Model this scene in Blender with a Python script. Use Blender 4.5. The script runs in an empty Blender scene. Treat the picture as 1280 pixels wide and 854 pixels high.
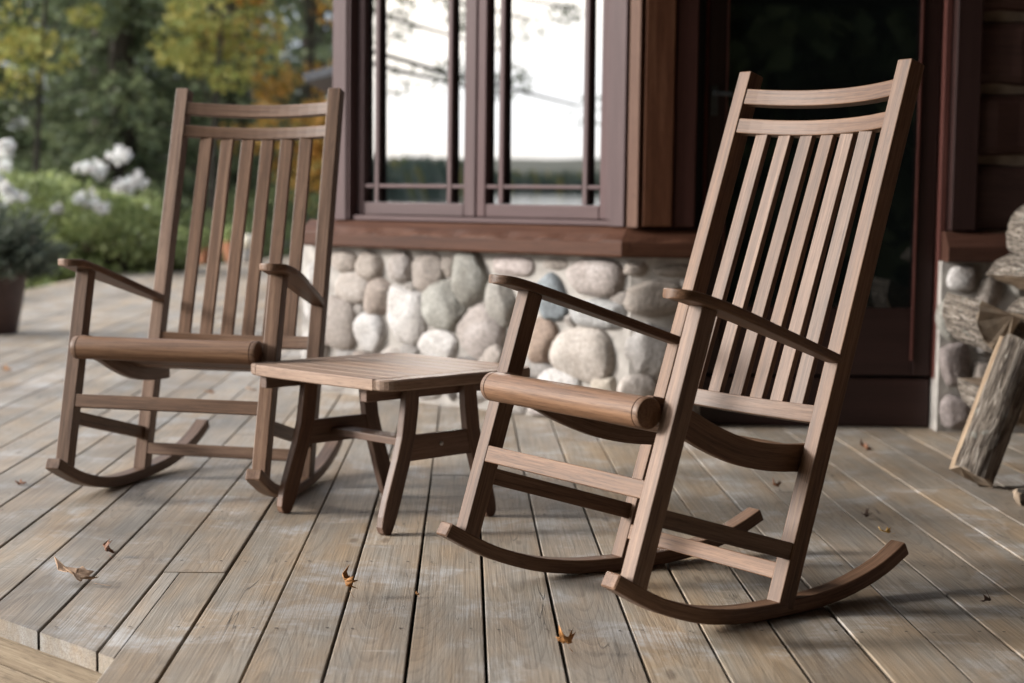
import bpy, math, random
import numpy as np
from mathutils import Vector, Matrix

random.seed(11)
rng = np.random.default_rng(7)
S = bpy.context.scene
COL = S.collection
R = math.radians

# ------------------------------------------------------------------ camera
cam_d = bpy.data.cameras.new("camera")
cam = bpy.data.objects.new("camera", cam_d)
COL.objects.link(cam)
cam_d.sensor_width = 36.0
cam_d.lens = 59.42
cam_d.clip_start = 0.05
cam_d.clip_end = 5000.0
cam.matrix_world = (Matrix.Translation((0, 0, 0.8427)) @ Matrix.Rotation(R(90 - 4.832), 4, 'X')
                    @ Matrix.Rotation(R(0.738), 4, 'Z'))
cam_d.dof.use_dof = True
cam_d.dof.focus_distance = 3.62
cam_d.dof.aperture_fstop = 3.0
S.camera = cam

# ------------------------------------------------------------------ world, sun, exposure
SUN_EL, SUN_AZ = 19.0, -94.0          # azimuth from +Y, clockwise seen from above (negative: left)
world = bpy.data.worlds.new("World")
S.world = world
world.use_nodes = True
wn, wl = world.node_tree.nodes, world.node_tree.links
wn.clear()
w_out = wn.new('ShaderNodeOutputWorld')
w_bg = wn.new('ShaderNodeBackground')
w_sky = wn.new('ShaderNodeTexSky')
w_sky.sky_type = 'NISHITA'
w_sky.sun_disc = False
w_sky.sun_elevation = R(SUN_EL)
w_sky.sun_rotation = R(SUN_AZ)
w_sky.air_density = 1.0
w_sky.dust_density = 3.0
w_sky.ozone_density = 1.0
w_tc = wn.new('ShaderNodeTexCoord')
w_map = wn.new('ShaderNodeMapping')
w_map.inputs['Scale'].default_value = (1.0, 1.0, 2.6)
w_noise = wn.new('ShaderNodeTexNoise')
w_noise.inputs['Scale'].default_value = 2.2
w_noise.inputs['Detail'].default_value = 6
w_ramp = wn.new('ShaderNodeValToRGB')
w_ramp.color_ramp.elements[0].position = 0.30
w_ramp.color_ramp.elements[0].color = (0.35, 0.35, 0.35, 1)
w_ramp.color_ramp.elements[1].position = 0.62
w_mix = wn.new('ShaderNodeMix')
w_mix.data_type = 'RGBA'
wl.new(w_tc.outputs['Generated'], w_map.inputs['Vector'])
wl.new(w_map.outputs['Vector'], w_noise.inputs['Vector'])
wl.new(w_noise.outputs['Fac'], w_ramp.inputs['Fac'])
wl.new(w_ramp.outputs['Color'], w_mix.inputs['Factor'])
wl.new(w_sky.outputs['Color'], w_mix.inputs['A'])
# the cloud cover is brightest round the veiled sun and dull on the far side of the sky
w_dot = wn.new('ShaderNodeVectorMath'); w_dot.operation = 'DOT_PRODUCT'
w_dot.inputs[1].default_value = (math.sin(R(SUN_AZ)) * math.cos(R(SUN_EL)), math.cos(R(SUN_AZ)) * math.cos(R(SUN_EL)), math.sin(R(SUN_EL)))
wl.new(w_tc.outputs['Generated'], w_dot.inputs[0])
w_mr = wn.new('ShaderNodeMapRange'); w_mr.inputs['From Min'].default_value = -1; w_mr.inputs['From Max'].default_value = 1
wl.new(w_dot.outputs['Value'], w_mr.inputs['Value'])
w_pw = wn.new('ShaderNodeMath'); w_pw.operation = 'POWER'; w_pw.inputs[1].default_value = 6.0
wl.new(w_mr.outputs['Result'], w_pw.inputs[0])
w_cl = wn.new('ShaderNodeMix'); w_cl.data_type = 'RGBA'
w_cl.inputs['A'].default_value = (4.0, 4.4, 5.2, 1); w_cl.inputs['B'].default_value = (37.0, 37.0, 37.0, 1)
wl.new(w_pw.outputs[0], w_cl.inputs['Factor'])
w_sep = wn.new('ShaderNodeSeparateXYZ'); wl.new(w_tc.outputs['Generated'], w_sep.inputs[0])
w_hz = wn.new('ShaderNodeMapRange'); w_hz.interpolation_type = 'SMOOTHSTEP'            # the cloud deck thickens towards the horizon
w_hz.inputs['From Min'].default_value = 0.0; w_hz.inputs['From Max'].default_value = 0.24
w_hz.inputs['To Min'].default_value = 0.74; w_hz.inputs['To Max'].default_value = 1.08
wl.new(w_sep.outputs['Z'], w_hz.inputs['Value'])
w_mul = wn.new('ShaderNodeVectorMath'); w_mul.operation = 'SCALE'
wl.new(w_cl.outputs['Result'], w_mul.inputs[0]); wl.new(w_hz.outputs['Result'], w_mul.inputs['Scale'])
wl.new(w_mul.outputs['Vector'], w_mix.inputs['B'])
wl.new(w_mix.outputs['Result'], w_bg.inputs['Color'])
w_bg.inputs['Strength'].default_value = 0.05
wl.new(w_bg.outputs['Background'], w_out.inputs['Surface'])

sun_d = bpy.data.lights.new("sun", 'SUN')
sun_d.energy = 1.5
sun_d.angle = R(11)
sun_d.color = (1.0, 0.96, 0.91)
sun = bpy.data.objects.new("sun", sun_d)
COL.objects.link(sun)
_sd = Vector((math.sin(R(SUN_AZ)) * math.cos(R(SUN_EL)), math.cos(R(SUN_AZ)) * math.cos(R(SUN_EL)), math.sin(R(SUN_EL))))
sun.rotation_euler = _sd.to_track_quat('Z', 'Y').to_euler()

S.view_settings.view_transform = 'Standard'
S.view_settings.look = 'None'
S.view_settings.gamma = 1.0
S.view_settings.exposure = 1.88

# ------------------------------------------------------------------ node helpers
def new_mat(name):
    m = bpy.data.materials.new(name)
    m.use_nodes = True
    nt = m.node_tree
    return m, nt.nodes, nt.links, nt.nodes['Principled BSDF']

def N(nodes, kind, **kw):
    n = nodes.new('ShaderNode' + kind)
    for k, v in kw.items():
        if k in n.inputs.keys():
            n.inputs[k].default_value = v
        else:
            setattr(n, k, v)
    return n

def ramp(nodes, links, src, stops):
    r = nodes.new('ShaderNodeValToRGB')
    el = r.color_ramp.elements
    while len(el) < len(stops):
        el.new(0.5)
    for e, (p, c) in zip(el, stops):
        e.position = p
        e.color = (c, c, c, 1) if isinstance(c, (int, float)) else (*c, 1)
    links.new(src, r.inputs['Fac'])
    return r.outputs['Color']

def mixc(nodes, links, fac, a, b, blend='MIX'):
    m = nodes.new('ShaderNodeMix')
    m.data_type = 'RGBA'
    m.blend_type = blend
    for key, v in (('Factor', fac), ('A', a), ('B', b)):
        sock = m.inputs[key]
        if isinstance(v, (int, float)):
            sock.default_value = v
        elif isinstance(v, tuple):
            sock.default_value = (*v, 1) if len(v) == 3 else v
        else:
            links.new(v, sock)
    return m.outputs['Result']

def math_(nodes, links, op, a, b=None):
    m = nodes.new('ShaderNodeMath')
    m.operation = op
    for i, v in enumerate((a, b)):
        if v is None:
            continue
        if isinstance(v, (int, float)):
            m.inputs[i].default_value = v
        else:
            links.new(v, m.inputs[i])
    return m.outputs[0]

def bump(nodes, links, bsdf, h, strength=0.3, dist=0.01, prev=None):
    b = nodes.new('ShaderNodeBump')
    b.inputs['Strength'].default_value = strength
    b.inputs['Distance'].default_value = dist
    links.new(h, b.inputs['Height'])
    links.new(b.outputs['Normal'], bsdf.inputs['Normal'])
    return b

def gc_coord(nodes, links, scale):
    at = nodes.new('ShaderNodeAttribute')
    at.attribute_name = 'gc'
    mp = nodes.new('ShaderNodeMapping')
    mp.inputs['Scale'].default_value = scale
    links.new(at.outputs['Vector'], mp.inputs['Vector'])
    return at.outputs['Vector'], mp.outputs['Vector']

def wood_mat(name, dark, mid, light, rough=0.45, tone=0.22, streak=1.0, bump_s=0.12, spec=0.35, spread=0.16):
    m, n, l, b = new_mat(name)
    g, fine = gc_coord(n, l, (6.0, 220.0, 220.0))
    _, coarse = gc_coord(n, l, (1.6, 34.0, 34.0))
    _, pore = gc_coord(n, l, (26.0, 620.0, 620.0))
    n1 = N(n, 'TexNoise', Scale=1.0, Detail=5.0, Roughness=0.6); l.new(fine, n1.inputs['Vector'])
    n2 = N(n, 'TexNoise', Scale=1.0, Detail=4.0, Distortion=0.6); l.new(coarse, n2.inputs['Vector'])
    n3 = N(n, 'TexNoise', Scale=1.0, Detail=2.0); l.new(pore, n3.inputs['Vector'])
    f = math_(n, l, 'ADD', math_(n, l, 'MULTIPLY', n1.outputs['Fac'], 0.5), math_(n, l, 'MULTIPLY', n2.outputs['Fac'], 0.5))
    c = ramp(n, l, f, [(0.5 - spread, dark), (0.5, mid), (0.5 + spread, light)])
    pr = ramp(n, l, n3.outputs['Fac'], [(0.36, 0.62), (0.47, 1.0)])
    c = mixc(n, l, 0.8 * streak, c, mixc(n, l, 1.0, c, pr, 'MULTIPLY'))
    geo = n.new('ShaderNodeNewGeometry')
    oi = n.new('ShaderNodeObjectInfo')
    rr = math_(n, l, 'FRACT', math_(n, l, 'ADD', oi.outputs['Random'], geo.outputs['Random Per Island']))
    t = N(n, 'MapRange'); l.new(rr, t.inputs['Value'])
    t.inputs['To Min'].default_value = 1 - tone
    t.inputs['To Max'].default_value = 1 + tone
    hsv = n.new('ShaderNodeHueSaturation')
    l.new(t.outputs['Result'], hsv.inputs['Value'])
    t2 = N(n, 'MapRange'); l.new(math_(n, l, 'FRACT', math_(n, l, 'MULTIPLY', rr, 7.31)), t2.inputs['Value'])
    t2.inputs['To Min'].default_value = 0.84
    t2.inputs['To Max'].default_value = 1.06
    l.new(t2.outputs['Result'], hsv.inputs['Saturation'])
    l.new(c, hsv.inputs['Color'])
    l.new(hsv.outputs['Color'], b.inputs['Base Color'])
    b.inputs['Specular IOR Level'].default_value = spec
    rgh = N(n, 'MapRange'); l.new(n2.outputs['Fac'], rgh.inputs['Value'])
    rgh.inputs['To Min'].default_value = rough - 0.08
    rgh.inputs['To Max'].default_value = rough + 0.1
    l.new(rgh.outputs['Result'], b.inputs['Roughness'])
    bump(n, l, b, f, bump_s, 0.004)
    return m

def plain_mat(name, col, rough=0.5, metal=0.0, spec=0.5, var=0.15, scale=30.0, bump_s=0.0):
    m, n, l, b = new_mat(name)
    tc = n.new('ShaderNodeTexCoord')
    nz = N(n, 'TexNoise', Scale=scale, Detail=5.0); l.new(tc.outputs['Object'], nz.inputs['Vector'])
    k = ramp(n, l, nz.outputs['Fac'], [(0.3, 1 - var), (0.7, 1 + var)])
    c = mixc(n, l, 1.0, tuple(col), k, 'MULTIPLY')
    l.new(c, b.inputs['Base Color'])
    b.inputs['Roughness'].default_value = rough
    b.inputs['Metallic'].default_value = metal
    b.inputs['Specular IOR Level'].default_value = spec
    if bump_s:
        bump(n, l, b, nz.outputs['Fac'], bump_s, 0.005)
    return m

def leaf_mat(name, c1, c2, c3, rough=0.5, trans=0.35):
    m, n, l, b = new_mat(name)
    geo = n.new('ShaderNodeNewGeometry')
    c = ramp(n, l, geo.outputs['Random Per Island'], [(0.0, c1), (0.5, c2), (1.0, c3)])
    l.new(c, b.inputs['Base Color'])
    b.inputs['Roughness'].default_value = rough
    b.inputs['Specular IOR Level'].default_value = 0.3
    tr = n.new('ShaderNodeBsdfTranslucent'); l.new(c, tr.inputs['Color'])
    mx = n.new('ShaderNodeMixShader'); mx.inputs['Fac'].default_value = trans
    out = [q for q in n if q.type == 'OUTPUT_MATERIAL'][0]
    l.new(b.outputs['BSDF'], mx.inputs[1]); l.new(tr.outputs['BSDF'], mx.inputs[2])
    l.new(mx.outputs['Shader'], out.inputs['Surface'])
    return m

# ------------------------------------------------------------------ mesh helpers
class MB:
    """collects sweeps, plates and lathes; build() links them as one mesh object"""
    def __init__(s):
        s.v, s.f, s.g, s.mi, s.sm = [], [], [], [], []
        s.mat_index = 0

    def add(s, verts, faces, gcs=None, smooth=False):
        o = len(s.v)
        s.v += [tuple(p) for p in verts]
        s.g += [tuple(p) for p in (gcs if gcs is not None else verts)]
        for f in faces:
            s.f.append([i + o for i in f]); s.mi.append(s.mat_index); s.sm.append(smooth)

    def rings(s, rings, gcs, closed_ring=True, cap0=True, cap1=True, smooth=False):
        n = len(rings[0])
        V = [p for r in rings for p in r]
        G = [p for r in gcs for p in r]
        F = []
        for i in range(len(rings) - 1):
            for j in range(n if closed_ring else n - 1):
                k = (j + 1) % n
                F.append((i * n + j, i * n + k, (i + 1) * n + k, (i + 1) * n + j))
        if cap0: F.append(tuple(reversed(range(n))))
        if cap1: F.append(tuple(range((len(rings) - 1) * n, len(rings) * n)))
        s.add(V, F, G, smooth)

    def sweep(s, stations, ch=0.002, smooth=False, endch=None):
        """stations: (centre, U, V, hu, hv); rounded-rectangle section"""
        st = [(Vector(c), Vector(u), Vector(v), hu, hv) for c, u, v, hu, hv in stations]
        e = ch if endch is None else endch
        if e > 0:
            a, b = st[0], st[1]
            d = (b[0] - a[0]).normalized()
            st[0:1] = [(a[0], a[1], a[2], max(a[3] - e, a[3] * .4), max(a[4] - e, a[4] * .4)), (a[0] + d * e, a[1], a[2], a[3], a[4])]
            a, b = st[-1], st[-2]
            d = (b[0] - a[0]).normalized()
            st[-1:] = [(a[0] + d * e, a[1], a[2], a[3], a[4]), (a[0], a[1], a[2], max(a[3] - e, a[3] * .4), max(a[4] - e, a[4] * .4))]
        ro = [random.uniform(-50, 50) for _ in range(3)]
        rs, gs, L = [], [], 0.0
        pc = st[0][0]
        for c, u, v, hu, hv in st:
            L += (c - pc).length; pc = c
            k = min(ch, hu * .45, hv * .45); q = k * 0.3
            pts = [(hu, -hv + k), (hu, hv - k), (hu - q, hv - q), (hu - k, hv), (-hu + k, hv), (-hu + q, hv - q),
                   (-hu, hv - k), (-hu, -hv + k), (-hu + q, -hv + q), (-hu + k, -hv), (hu - k, -hv), (hu - q, -hv + q)]
            rs.append([c + u * a + v * b for a, b in pts])
            gs.append([(L + ro[0], a + ro[1], b + ro[2]) for a, b in pts])
        # outward orientation: u x v must run along the path
        d = (st[-1][0] - st[0][0])
        if st[0][1].cross(st[0][2]).dot(d) < 0:
            rs = [list(reversed(r)) for r in rs]; gs = [list(reversed(r)) for r in gs]
        s.rings(rs, gs, smooth=smooth)

    def bar(s, p0, p1, u, hu, hv, ch=0.002):
        """straight bar; u = width direction (half hu), the other half hv"""
        p0, p1, u = Vector(p0), Vector(p1), Vector(u).normalized()
        d = (p1 - p0).normalized()
        u = (u - d * u.dot(d)).normalized()
        v = d.cross(u)
        s.sweep([(p0, u, v, hu, hv), (p1, u, v, hu, hv)], ch)

    def box(s, x0, x1, y0, y1, z0, z1, ch=0.002, fr=None):
        """axis box (in frame fr if given); the grain follows its longest side"""
        d = [x1 - x0, y1 - y0, z1 - z0]
        c = Vector(((x0 + x1) / 2, (y0 + y1) / 2, (z0 + z1) / 2))
        ax = [Vector((1, 0, 0)), Vector((0, 1, 0)), Vector((0, 0, 1))]
        i = max(range(3), key=lambda k: d[k]); j, k = [(1, 2), (2, 0), (0, 1)][i]
        p0, p1 = c - ax[i] * d[i] / 2, c + ax[i] * d[i] / 2
        u, v = ax[j], ax[k]
        if fr is not None:
            p0, p1 = fr @ p0, fr @ p1
            m3 = fr.to_3x3(); u, v = m3 @ u, m3 @ v
        s.sweep([(p0, u, v, d[j] / 2, d[k] / 2), (p1, u, v, d[j] / 2, d[k] / 2)], ch)

    def plate(s, outline, z0, z1, ch=0.003, fr=None, grain='x'):
        """plan outline (counter-clockwise xy list) extruded with chamfered arrises"""
        P = [Vector((x, y, 0)) for x, y in outline]
        n = len(P)
        inset = []
        for i in range(n):
            a, b, c = P[i - 1], P[i], P[(i + 1) % n]
            t = ((b - a).normalized() + (c - b).normalized())
            nn = Vector((-t.y, t.x, 0))
            inset.append(b + nn.normalized() * ch)
        ro = [random.uniform(-50, 50) for _ in range(3)]
        rs, gs = [], []
        for zz, ring in ((z0, inset), (z0 + ch, P), (z1 - ch, P), (z1, inset)):
            r = [Vector((p.x, p.y, zz)) for p in ring]
            gs.append([((p.x if grain == 'x' else p.y) + ro[0], (p.y if grain == 'x' else p.x) + ro[1], p.z + ro[2]) for p in r])
            rs.append([fr @ p for p in r] if fr is not None else r)
        s.rings(rs, gs)

    def lathe(s, prof, c=(0, 0, 0), seg=24, axis='z', smooth=True, ns=0.0):
        """prof: (r, h)"""
        c = Vector(c)
        rs, gs = [], []
        for r, h in prof:
            ring = []
            for i in range(seg):
                a = 2 * math.pi * i / seg
                x, y = r * math.cos(a), r * math.sin(a)
                ring.append(c + (Vector((x, y, h)) if axis == 'z' else Vector((h, x, y))))
            rs.append(ring)
            gs.append([(h, 0.03 * math.cos(2 * math.pi * i / seg) , r * 6.283 * i / seg) for i in range(seg)])
        s.rings(rs, gs, smooth=smooth)

    def build(s, name, mats, parent=None, bvl=False):
        me = bpy.data.meshes.new(name)
        me.from_pydata(s.v, [], s.f)
        at = me.attributes.new('gc', 'FLOAT_VECTOR', 'POINT')
        at.data.foreach_set('vector', np.array(s.g, dtype=np.float32).ravel())
        for m in (mats if isinstance(mats, (list, tuple)) else [mats]):
            me.materials.append(m)
        me.polygons.foreach_set('material_index', s.mi)
        me.polygons.foreach_set('use_smooth', s.sm)
        me.update()
        if any(s.sm): me.set_sharp_from_angle(angle=R(38))
        o = bpy.data.objects.new(name, me)
        COL.objects.link(o)
        if parent is not None:
            o.parent = parent
        return o

def tag(o, label=None, cat=None, group=None, kind=None):
    if label: o['label'] = label
    if cat: o['category'] = cat
    if group: o['group'] = group
    if kind: o['kind'] = kind
    return o

def empty(name, loc=(0, 0, 0), rot=(0, 0, 0)):
    o = bpy.data.objects.new(name, None)
    o.empty_display_size = 0.1
    COL.objects.link(o)
    o.location = loc
    o.rotation_euler = rot
    return o

def copy_tree(o, parent=None):
    c = o.copy(); COL.objects.link(c)
    if parent is not None: c.parent = parent
    for ch in list(o.children):
        copy_tree(ch, c)
    return c

def raw_mesh(name, V, F, mats, parent=None, smooth=False, mi=None):
    """fast numpy path: V (n,3), F (m,k) of one face size"""
    me = bpy.data.meshes.new(name)
    V = np.asarray(V, np.float32); F = np.asarray(F, np.int32)
    k = F.shape[1]
    me.vertices.add(len(V)); me.vertices.foreach_set('co', V.ravel())
    me.loops.add(F.size); me.loops.foreach_set('vertex_index', F.ravel())
    me.polygons.add(len(F))
    me.polygons.foreach_set('loop_start', np.arange(0, F.size, k, dtype=np.int32))
    me.polygons.foreach_set('loop_total', np.full(len(F), k, np.int32))
    for m in (mats if isinstance(mats, (list, tuple)) else [mats]):
        me.materials.append(m)
    if mi is not None: me.polygons.foreach_set('material_index', np.asarray(mi, np.int32))
    if smooth: me.polygons.foreach_set('use_smooth', np.ones(len(F), bool))
    me.update(calc_edges=True)
    o = bpy.data.objects.new(name, me); COL.objects.link(o)
    if parent is not None: o.parent = parent
    return o

def spline(pts, n):
    """Catmull-Rom through pts (tuples), n samples"""
    P = np.array(pts, float)
    P = np.vstack([2 * P[0] - P[1], P, 2 * P[-1] - P[-2]])
    d = np.r_[0, np.cumsum(np.linalg.norm(np.diff(P[1:-1], axis=0), axis=1))]
    out = []
    for t in np.linspace(0, d[-1], n):
        i = min(np.searchsorted(d, t, side='right') - 1, len(d) - 2)
        u = (t - d[i]) / (d[i + 1] - d[i])
        a, b, c, e = P[i], P[i + 1], P[i + 2], P[i + 3]
        out.append(0.5 * ((2 * b) + (c - a) * u + (2 * a - 5 * b + 4 * c - e) * u * u + (3 * b - a - 3 * c + e) * u ** 3))
    return np.array(out)

# ------------------------------------------------------------------ materials
M = {}
M['chair'] = wood_mat('oiled_hardwood', (0.070, 0.034, 0.017), (0.138, 0.074, 0.042), (0.208, 0.120, 0.072), rough=0.47, tone=0.17, streak=1.0, bump_s=0.10, spec=0.3, spread=0.15)
M['tabletop'] = wood_mat('sky_sheen_table_top_wood', (0.155, 0.090, 0.056), (0.235, 0.146, 0.096), (0.305, 0.200, 0.137), rough=0.52, tone=0.10, streak=0.9, bump_s=0.08, spec=0.35, spread=0.16)  # paler copy of the table wood, sky sheen on top painted into its colour
M['table'] = wood_mat('oiled_table_hardwood', (0.070, 0.033, 0.019), (0.120, 0.062, 0.037), (0.175, 0.098, 0.062), rough=0.52, tone=0.20, streak=1.0, bump_s=0.10, spec=0.4, spread=0.15)
M['trim'] = wood_mat('stained_trim', (0.115, 0.055, 0.038), (0.175, 0.090, 0.064), (0.225, 0.122, 0.088), rough=0.5, tone=0.08, streak=0.5, spec=0.15)
M['post'] = wood_mat('brown_post', (0.055, 0.020, 0.010), (0.092, 0.036, 0.018), (0.135, 0.060, 0.032), rough=0.55, tone=0.05, spec=0.15)
M['redwood'] = wood_mat('red_stain', (0.034, 0.0105, 0.0075), (0.047, 0.015, 0.0105), (0.060, 0.020, 0.014), rough=0.5, tone=0.06, streak=0.4, spec=0.15)
M['casing'] = wood_mat('mauve_painted_frame', (0.078, 0.047, 0.047), (0.094, 0.058, 0.058), (0.112, 0.071, 0.070), rough=0.45, tone=0.04, streak=0.2, bump_s=0.04, spec=0.15)
M['door'] = wood_mat('dark_red_door', (0.020, 0.0085, 0.0075), (0.028, 0.012, 0.0105), (0.036, 0.016, 0.014), rough=0.42, tone=0.05, streak=0.3, bump_s=0.05)
M['dlog'] = wood_mat('dark_stained_log', (0.030, 0.012, 0.009), (0.045, 0.019, 0.014), (0.062, 0.028, 0.021), rough=0.6, tone=0.12)
M['chink'] = plain_mat('chinking', (0.17, 0.13, 0.095), 0.9, var=0.3, scale=14, bump_s=0.3)
M['steel'] = plain_mat('brushed_steel', (0.5, 0.5, 0.5), 0.35, metal=1.0, var=0.05)
M['iron'] = plain_mat('dark_metal', (0.10, 0.11, 0.12), 0.4, metal=0.8, var=0.1)
M['roof'] = plain_mat('roof_boards', (0.05, 0.035, 0.025), 0.8, var=0.2)
M['shingle'] = plain_mat('grey_shingle', (0.16, 0.16, 0.17), 0.85, var=0.2, scale=9)
M['pot_brown'] = plain_mat('dark_brown_pot', (0.060, 0.028, 0.019), 0.5, var=0.2)
M['pot_blue'] = plain_mat('blue_glaze', (0.08, 0.16, 0.28), 0.3, var=0.1)
M['terracotta'] = plain_mat('terracotta', (0.26, 0.10, 0.045), 0.8, var=0.15)
M['cream'] = plain_mat('cream_ball', (0.62, 0.55, 0.43), 0.5, var=0.1)
M['soil'] = plain_mat('soil', (0.03, 0.02, 0.014), 0.95, var=0.3)
M['bark'] = plain_mat('tree_bark', (0.045, 0.036, 0.028), 0.95, var=0.35, scale=9, bump_s=0.6)
M['screw'] = plain_mat('rusty_screw', (0.045, 0.032, 0.024), 0.7, var=0.3)
M['dark'] = plain_mat('dark_interior', (0.008, 0.007, 0.006), 0.9, var=0.1)

def deck_mat():
    m, n, l, b = new_mat('weathered_deck_boards')
    at = n.new('ShaderNodeAttribute'); at.attribute_name = 'gc'
    geo = n.new('ShaderNodeNewGeometry')
    tc = n.new('ShaderNodeTexCoord')
    sep = n.new('ShaderNodeSeparateXYZ'); l.new(at.outputs['Vector'], sep.inputs[0])
    # growth rings of a flat-sawn board: distance from a pith line below the board
    mpw = N(n, 'Mapping', Scale=(0.8, 6.0, 6.0)); l.new(at.outputs['Vector'], mpw.inputs['Vector'])
    wob = N(n, 'TexNoise', Scale=1.0, Detail=3.0); l.new(mpw.outputs['Vector'], wob.inputs['Vector'])
    wv = math_(n, l, 'MULTIPLY', math_(n, l, 'SUBTRACT', wob.outputs['Fac'], 0.5), 0.045)
    y = math_(n, l, 'ADD', sep.outputs['Y'], wv)
    mpz = N(n, 'Mapping', Scale=(0.42, 1.0, 1.0)); l.new(at.outputs['Vector'], mpz.inputs['Vector'])
    wz = N(n, 'TexNoise', Scale=1.0, Detail=1.0); l.new(mpz.outputs['Vector'], wz.inputs['Vector'])
    z = math_(n, l, 'ADD', sep.outputs['Z'], math_(n, l, 'MULTIPLY', wz.outputs['Fac'], 0.16))
    r = math_(n, l, 'SQRT', math_(n, l, 'ADD', math_(n, l, 'MULTIPLY', y, y), math_(n, l, 'MULTIPLY', z, z)))
    ring = math_(n, l, 'FRACT', math_(n, l, 'MULTIPLY', r, 290.0))
    ringc = ramp(n, l, ring, [(0.0, 0.62), (0.50, 0.60), (0.80, 0.30), (0.93, 0.75), (1.0, 0.62)])
    mpf = N(n, 'Mapping', Scale=(3.0, 330.0, 330.0)); l.new(at.outputs['Vector'], mpf.inputs['Vector'])
    fib = N(n, 'TexNoise', Scale=1.0, Detail=5.0, Roughness=0.65); l.new(mpf.outputs['Vector'], fib.inputs['Vector'])
    mpb = N(n, 'Mapping', Scale=(2.2, 11.0, 11.0)); l.new(at.outputs['Vector'], mpb.inputs['Vector'])
    blot = N(n, 'TexNoise', Scale=1.0, Detail=6.0, Roughness=0.6); l.new(mpb.outputs['Vector'], blot.inputs['Vector'])
    # knots
    mpk = N(n, 'Mapping', Scale=(2.6, 9.0, 0.0)); l.new(at.outputs['Vector'], mpk.inputs['Vector'])
    kd = N(n, 'TexNoise', Scale=3.0, Detail=2.0); l.new(mpk.outputs['Vector'], kd.inputs['Vector'])
    kv = n.new('ShaderNodeTexVoronoi'); kv.inputs['Scale'].default_value = 1.0
    l.new(mixc(n, l, 0.08, mpk.outputs['Vector'], kd.outputs['Color']), kv.inputs['Vector'])
    knot = ramp(n, l, kv.outputs['Distance'], [(0.045, 1.0), (0.10, 0.0)])
    kring = ramp(n, l, kv.outputs['Distance'], [(0.07, 0.0), (0.11, 1.0), (0.17, 0.0)])
    # long fine checks along the grain
    mpc = N(n, 'Mapping', Scale=(0.9, 24.0, 24.0)); l.new(at.outputs['Vector'], mpc.inputs['Vector'])
    ck = N(n, 'TexNoise', Scale=1.0, Detail=2.0, Distortion=0.5); l.new(mpc.outputs['Vector'], ck.inputs['Vector'])
    ckv = math_(n, l, 'ABSOLUTE', math_(n, l, 'SUBTRACT', ck.outputs['Fac'], 0.5))
    check = ramp(n, l, ckv, [(0.0, 1.0), (0.006, 0.0)])
    mpm = N(n, 'Mapping', Scale=(1.3, 4.0, 4.0)); l.new(at.outputs['Vector'], mpm.inputs['Vector'])
    ckm = N(n, 'TexNoise', Scale=1.0, Detail=1.0); l.new(mpm.outputs['Vector'], ckm.inputs['Vector'])
    check = math_(n, l, 'MULTIPLY', check, ramp(n, l, ckm.outputs['Fac'], [(0.52, 0.0), (0.62, 1.0)]))
    f = math_(n, l, 'ADD', math_(n, l, 'MULTIPLY', ringc, 0.24), math_(n, l, 'MULTIPLY', fib.outputs['Fac'], 0.76))
    c = ramp(n, l, f, [(0.39, (0.172, 0.136, 0.101)), (0.52, (0.256, 0.208, 0.159)), (0.64, (0.326, 0.273, 0.216))])
    warm = ramp(n, l, blot.outputs['Fac'], [(0.34, (1.16, 1.0, 0.80)), (0.62, (0.94, 1.0, 1.06))])
    c = mixc(n, l, 0.8, c, warm, 'MULTIPLY')
    # pale worn patches, scrapes and bird-lime like marks
    pz = N(n, 'TexNoise', Scale=3.6, Detail=10.0, Roughness=0.72, Distortion=0.4); l.new(tc.outputs['Object'], pz.inputs['Vector'])
    pale = math_(n, l, 'MULTIPLY', ramp(n, l, pz.outputs['Fac'], [(0.52, 0.0), (0.64, 1.0)]), ramp(n, l, fib.outputs['Fac'], [(0.40, 0.25), (0.58, 1.0)]))
    mps = N(n, 'Mapping', Scale=(7.0, 30.0, 1.0), Rotation=(0, 0, 0.25)); l.new(tc.outputs['Object'], mps.inputs['Vector'])
    sz = N(n, 'TexNoise', Scale=1.0, Detail=4.0); l.new(mps.outputs['Vector'], sz.inputs['Vector'])
    scr = ramp(n, l, sz.outputs['Fac'], [(0.66, 0.0), (0.76, 0.5)])
    c = mixc(n, l, pale, c, (0.40, 0.385, 0.37))
    c = mixc(n, l, scr, c, (0.46, 0.42, 0.37))
    # dirt
    dz = N(n, 'TexNoise', Scale=1.7, Detail=5.0, Roughness=0.55); l.new(tc.outputs['Object'], dz.inputs['Vector'])
    dirt = ramp(n, l, dz.outputs['Fac'], [(0.38, 0.72), (0.60, 1.08)])
    c = mixc(n, l, 1.0, c, dirt, 'MULTIPLY')
    c = mixc(n, l, math_(n, l, 'MULTIPLY', knot, 0.55), c, (0.085, 0.060, 0.042))
    c = mixc(n, l, math_(n, l, 'MULTIPLY', kring, 0.3), c, (0.34, 0.29, 0.23))
    c = mixc(n, l, math_(n, l, 'MULTIPLY', check, 0.85), c, (0.03, 0.024, 0.018))
    t = N(n, 'MapRange'); l.new(geo.outputs['Random Per Island'], t.inputs['Value'])
    t.inputs['To Min'].default_value = 0.80; t.inputs['To Max'].default_value = 1.16
    hsv = n.new('ShaderNodeHueSaturation'); l.new(t.outputs['Result'], hsv.inputs['Value']); l.new(c, hsv.inputs['Color'])
    t3 = N(n, 'MapRange'); l.new(math_(n, l, 'FRACT', math_(n, l, 'MULTIPLY', geo.outputs['Random Per Island'], 9.7)), t3.inputs['Value'])
    t3.inputs['To Min'].default_value = 0.82; t3.inputs['To Max'].default_value = 1.12
    l.new(t3.outputs['Result'], hsv.inputs['Saturation'])
    l.new(hsv.outputs['Color'], b.inputs['Base Color'])
    rg = N(n, 'MapRange'); l.new(blot.outputs['Fac'], rg.inputs['Value'])
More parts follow.
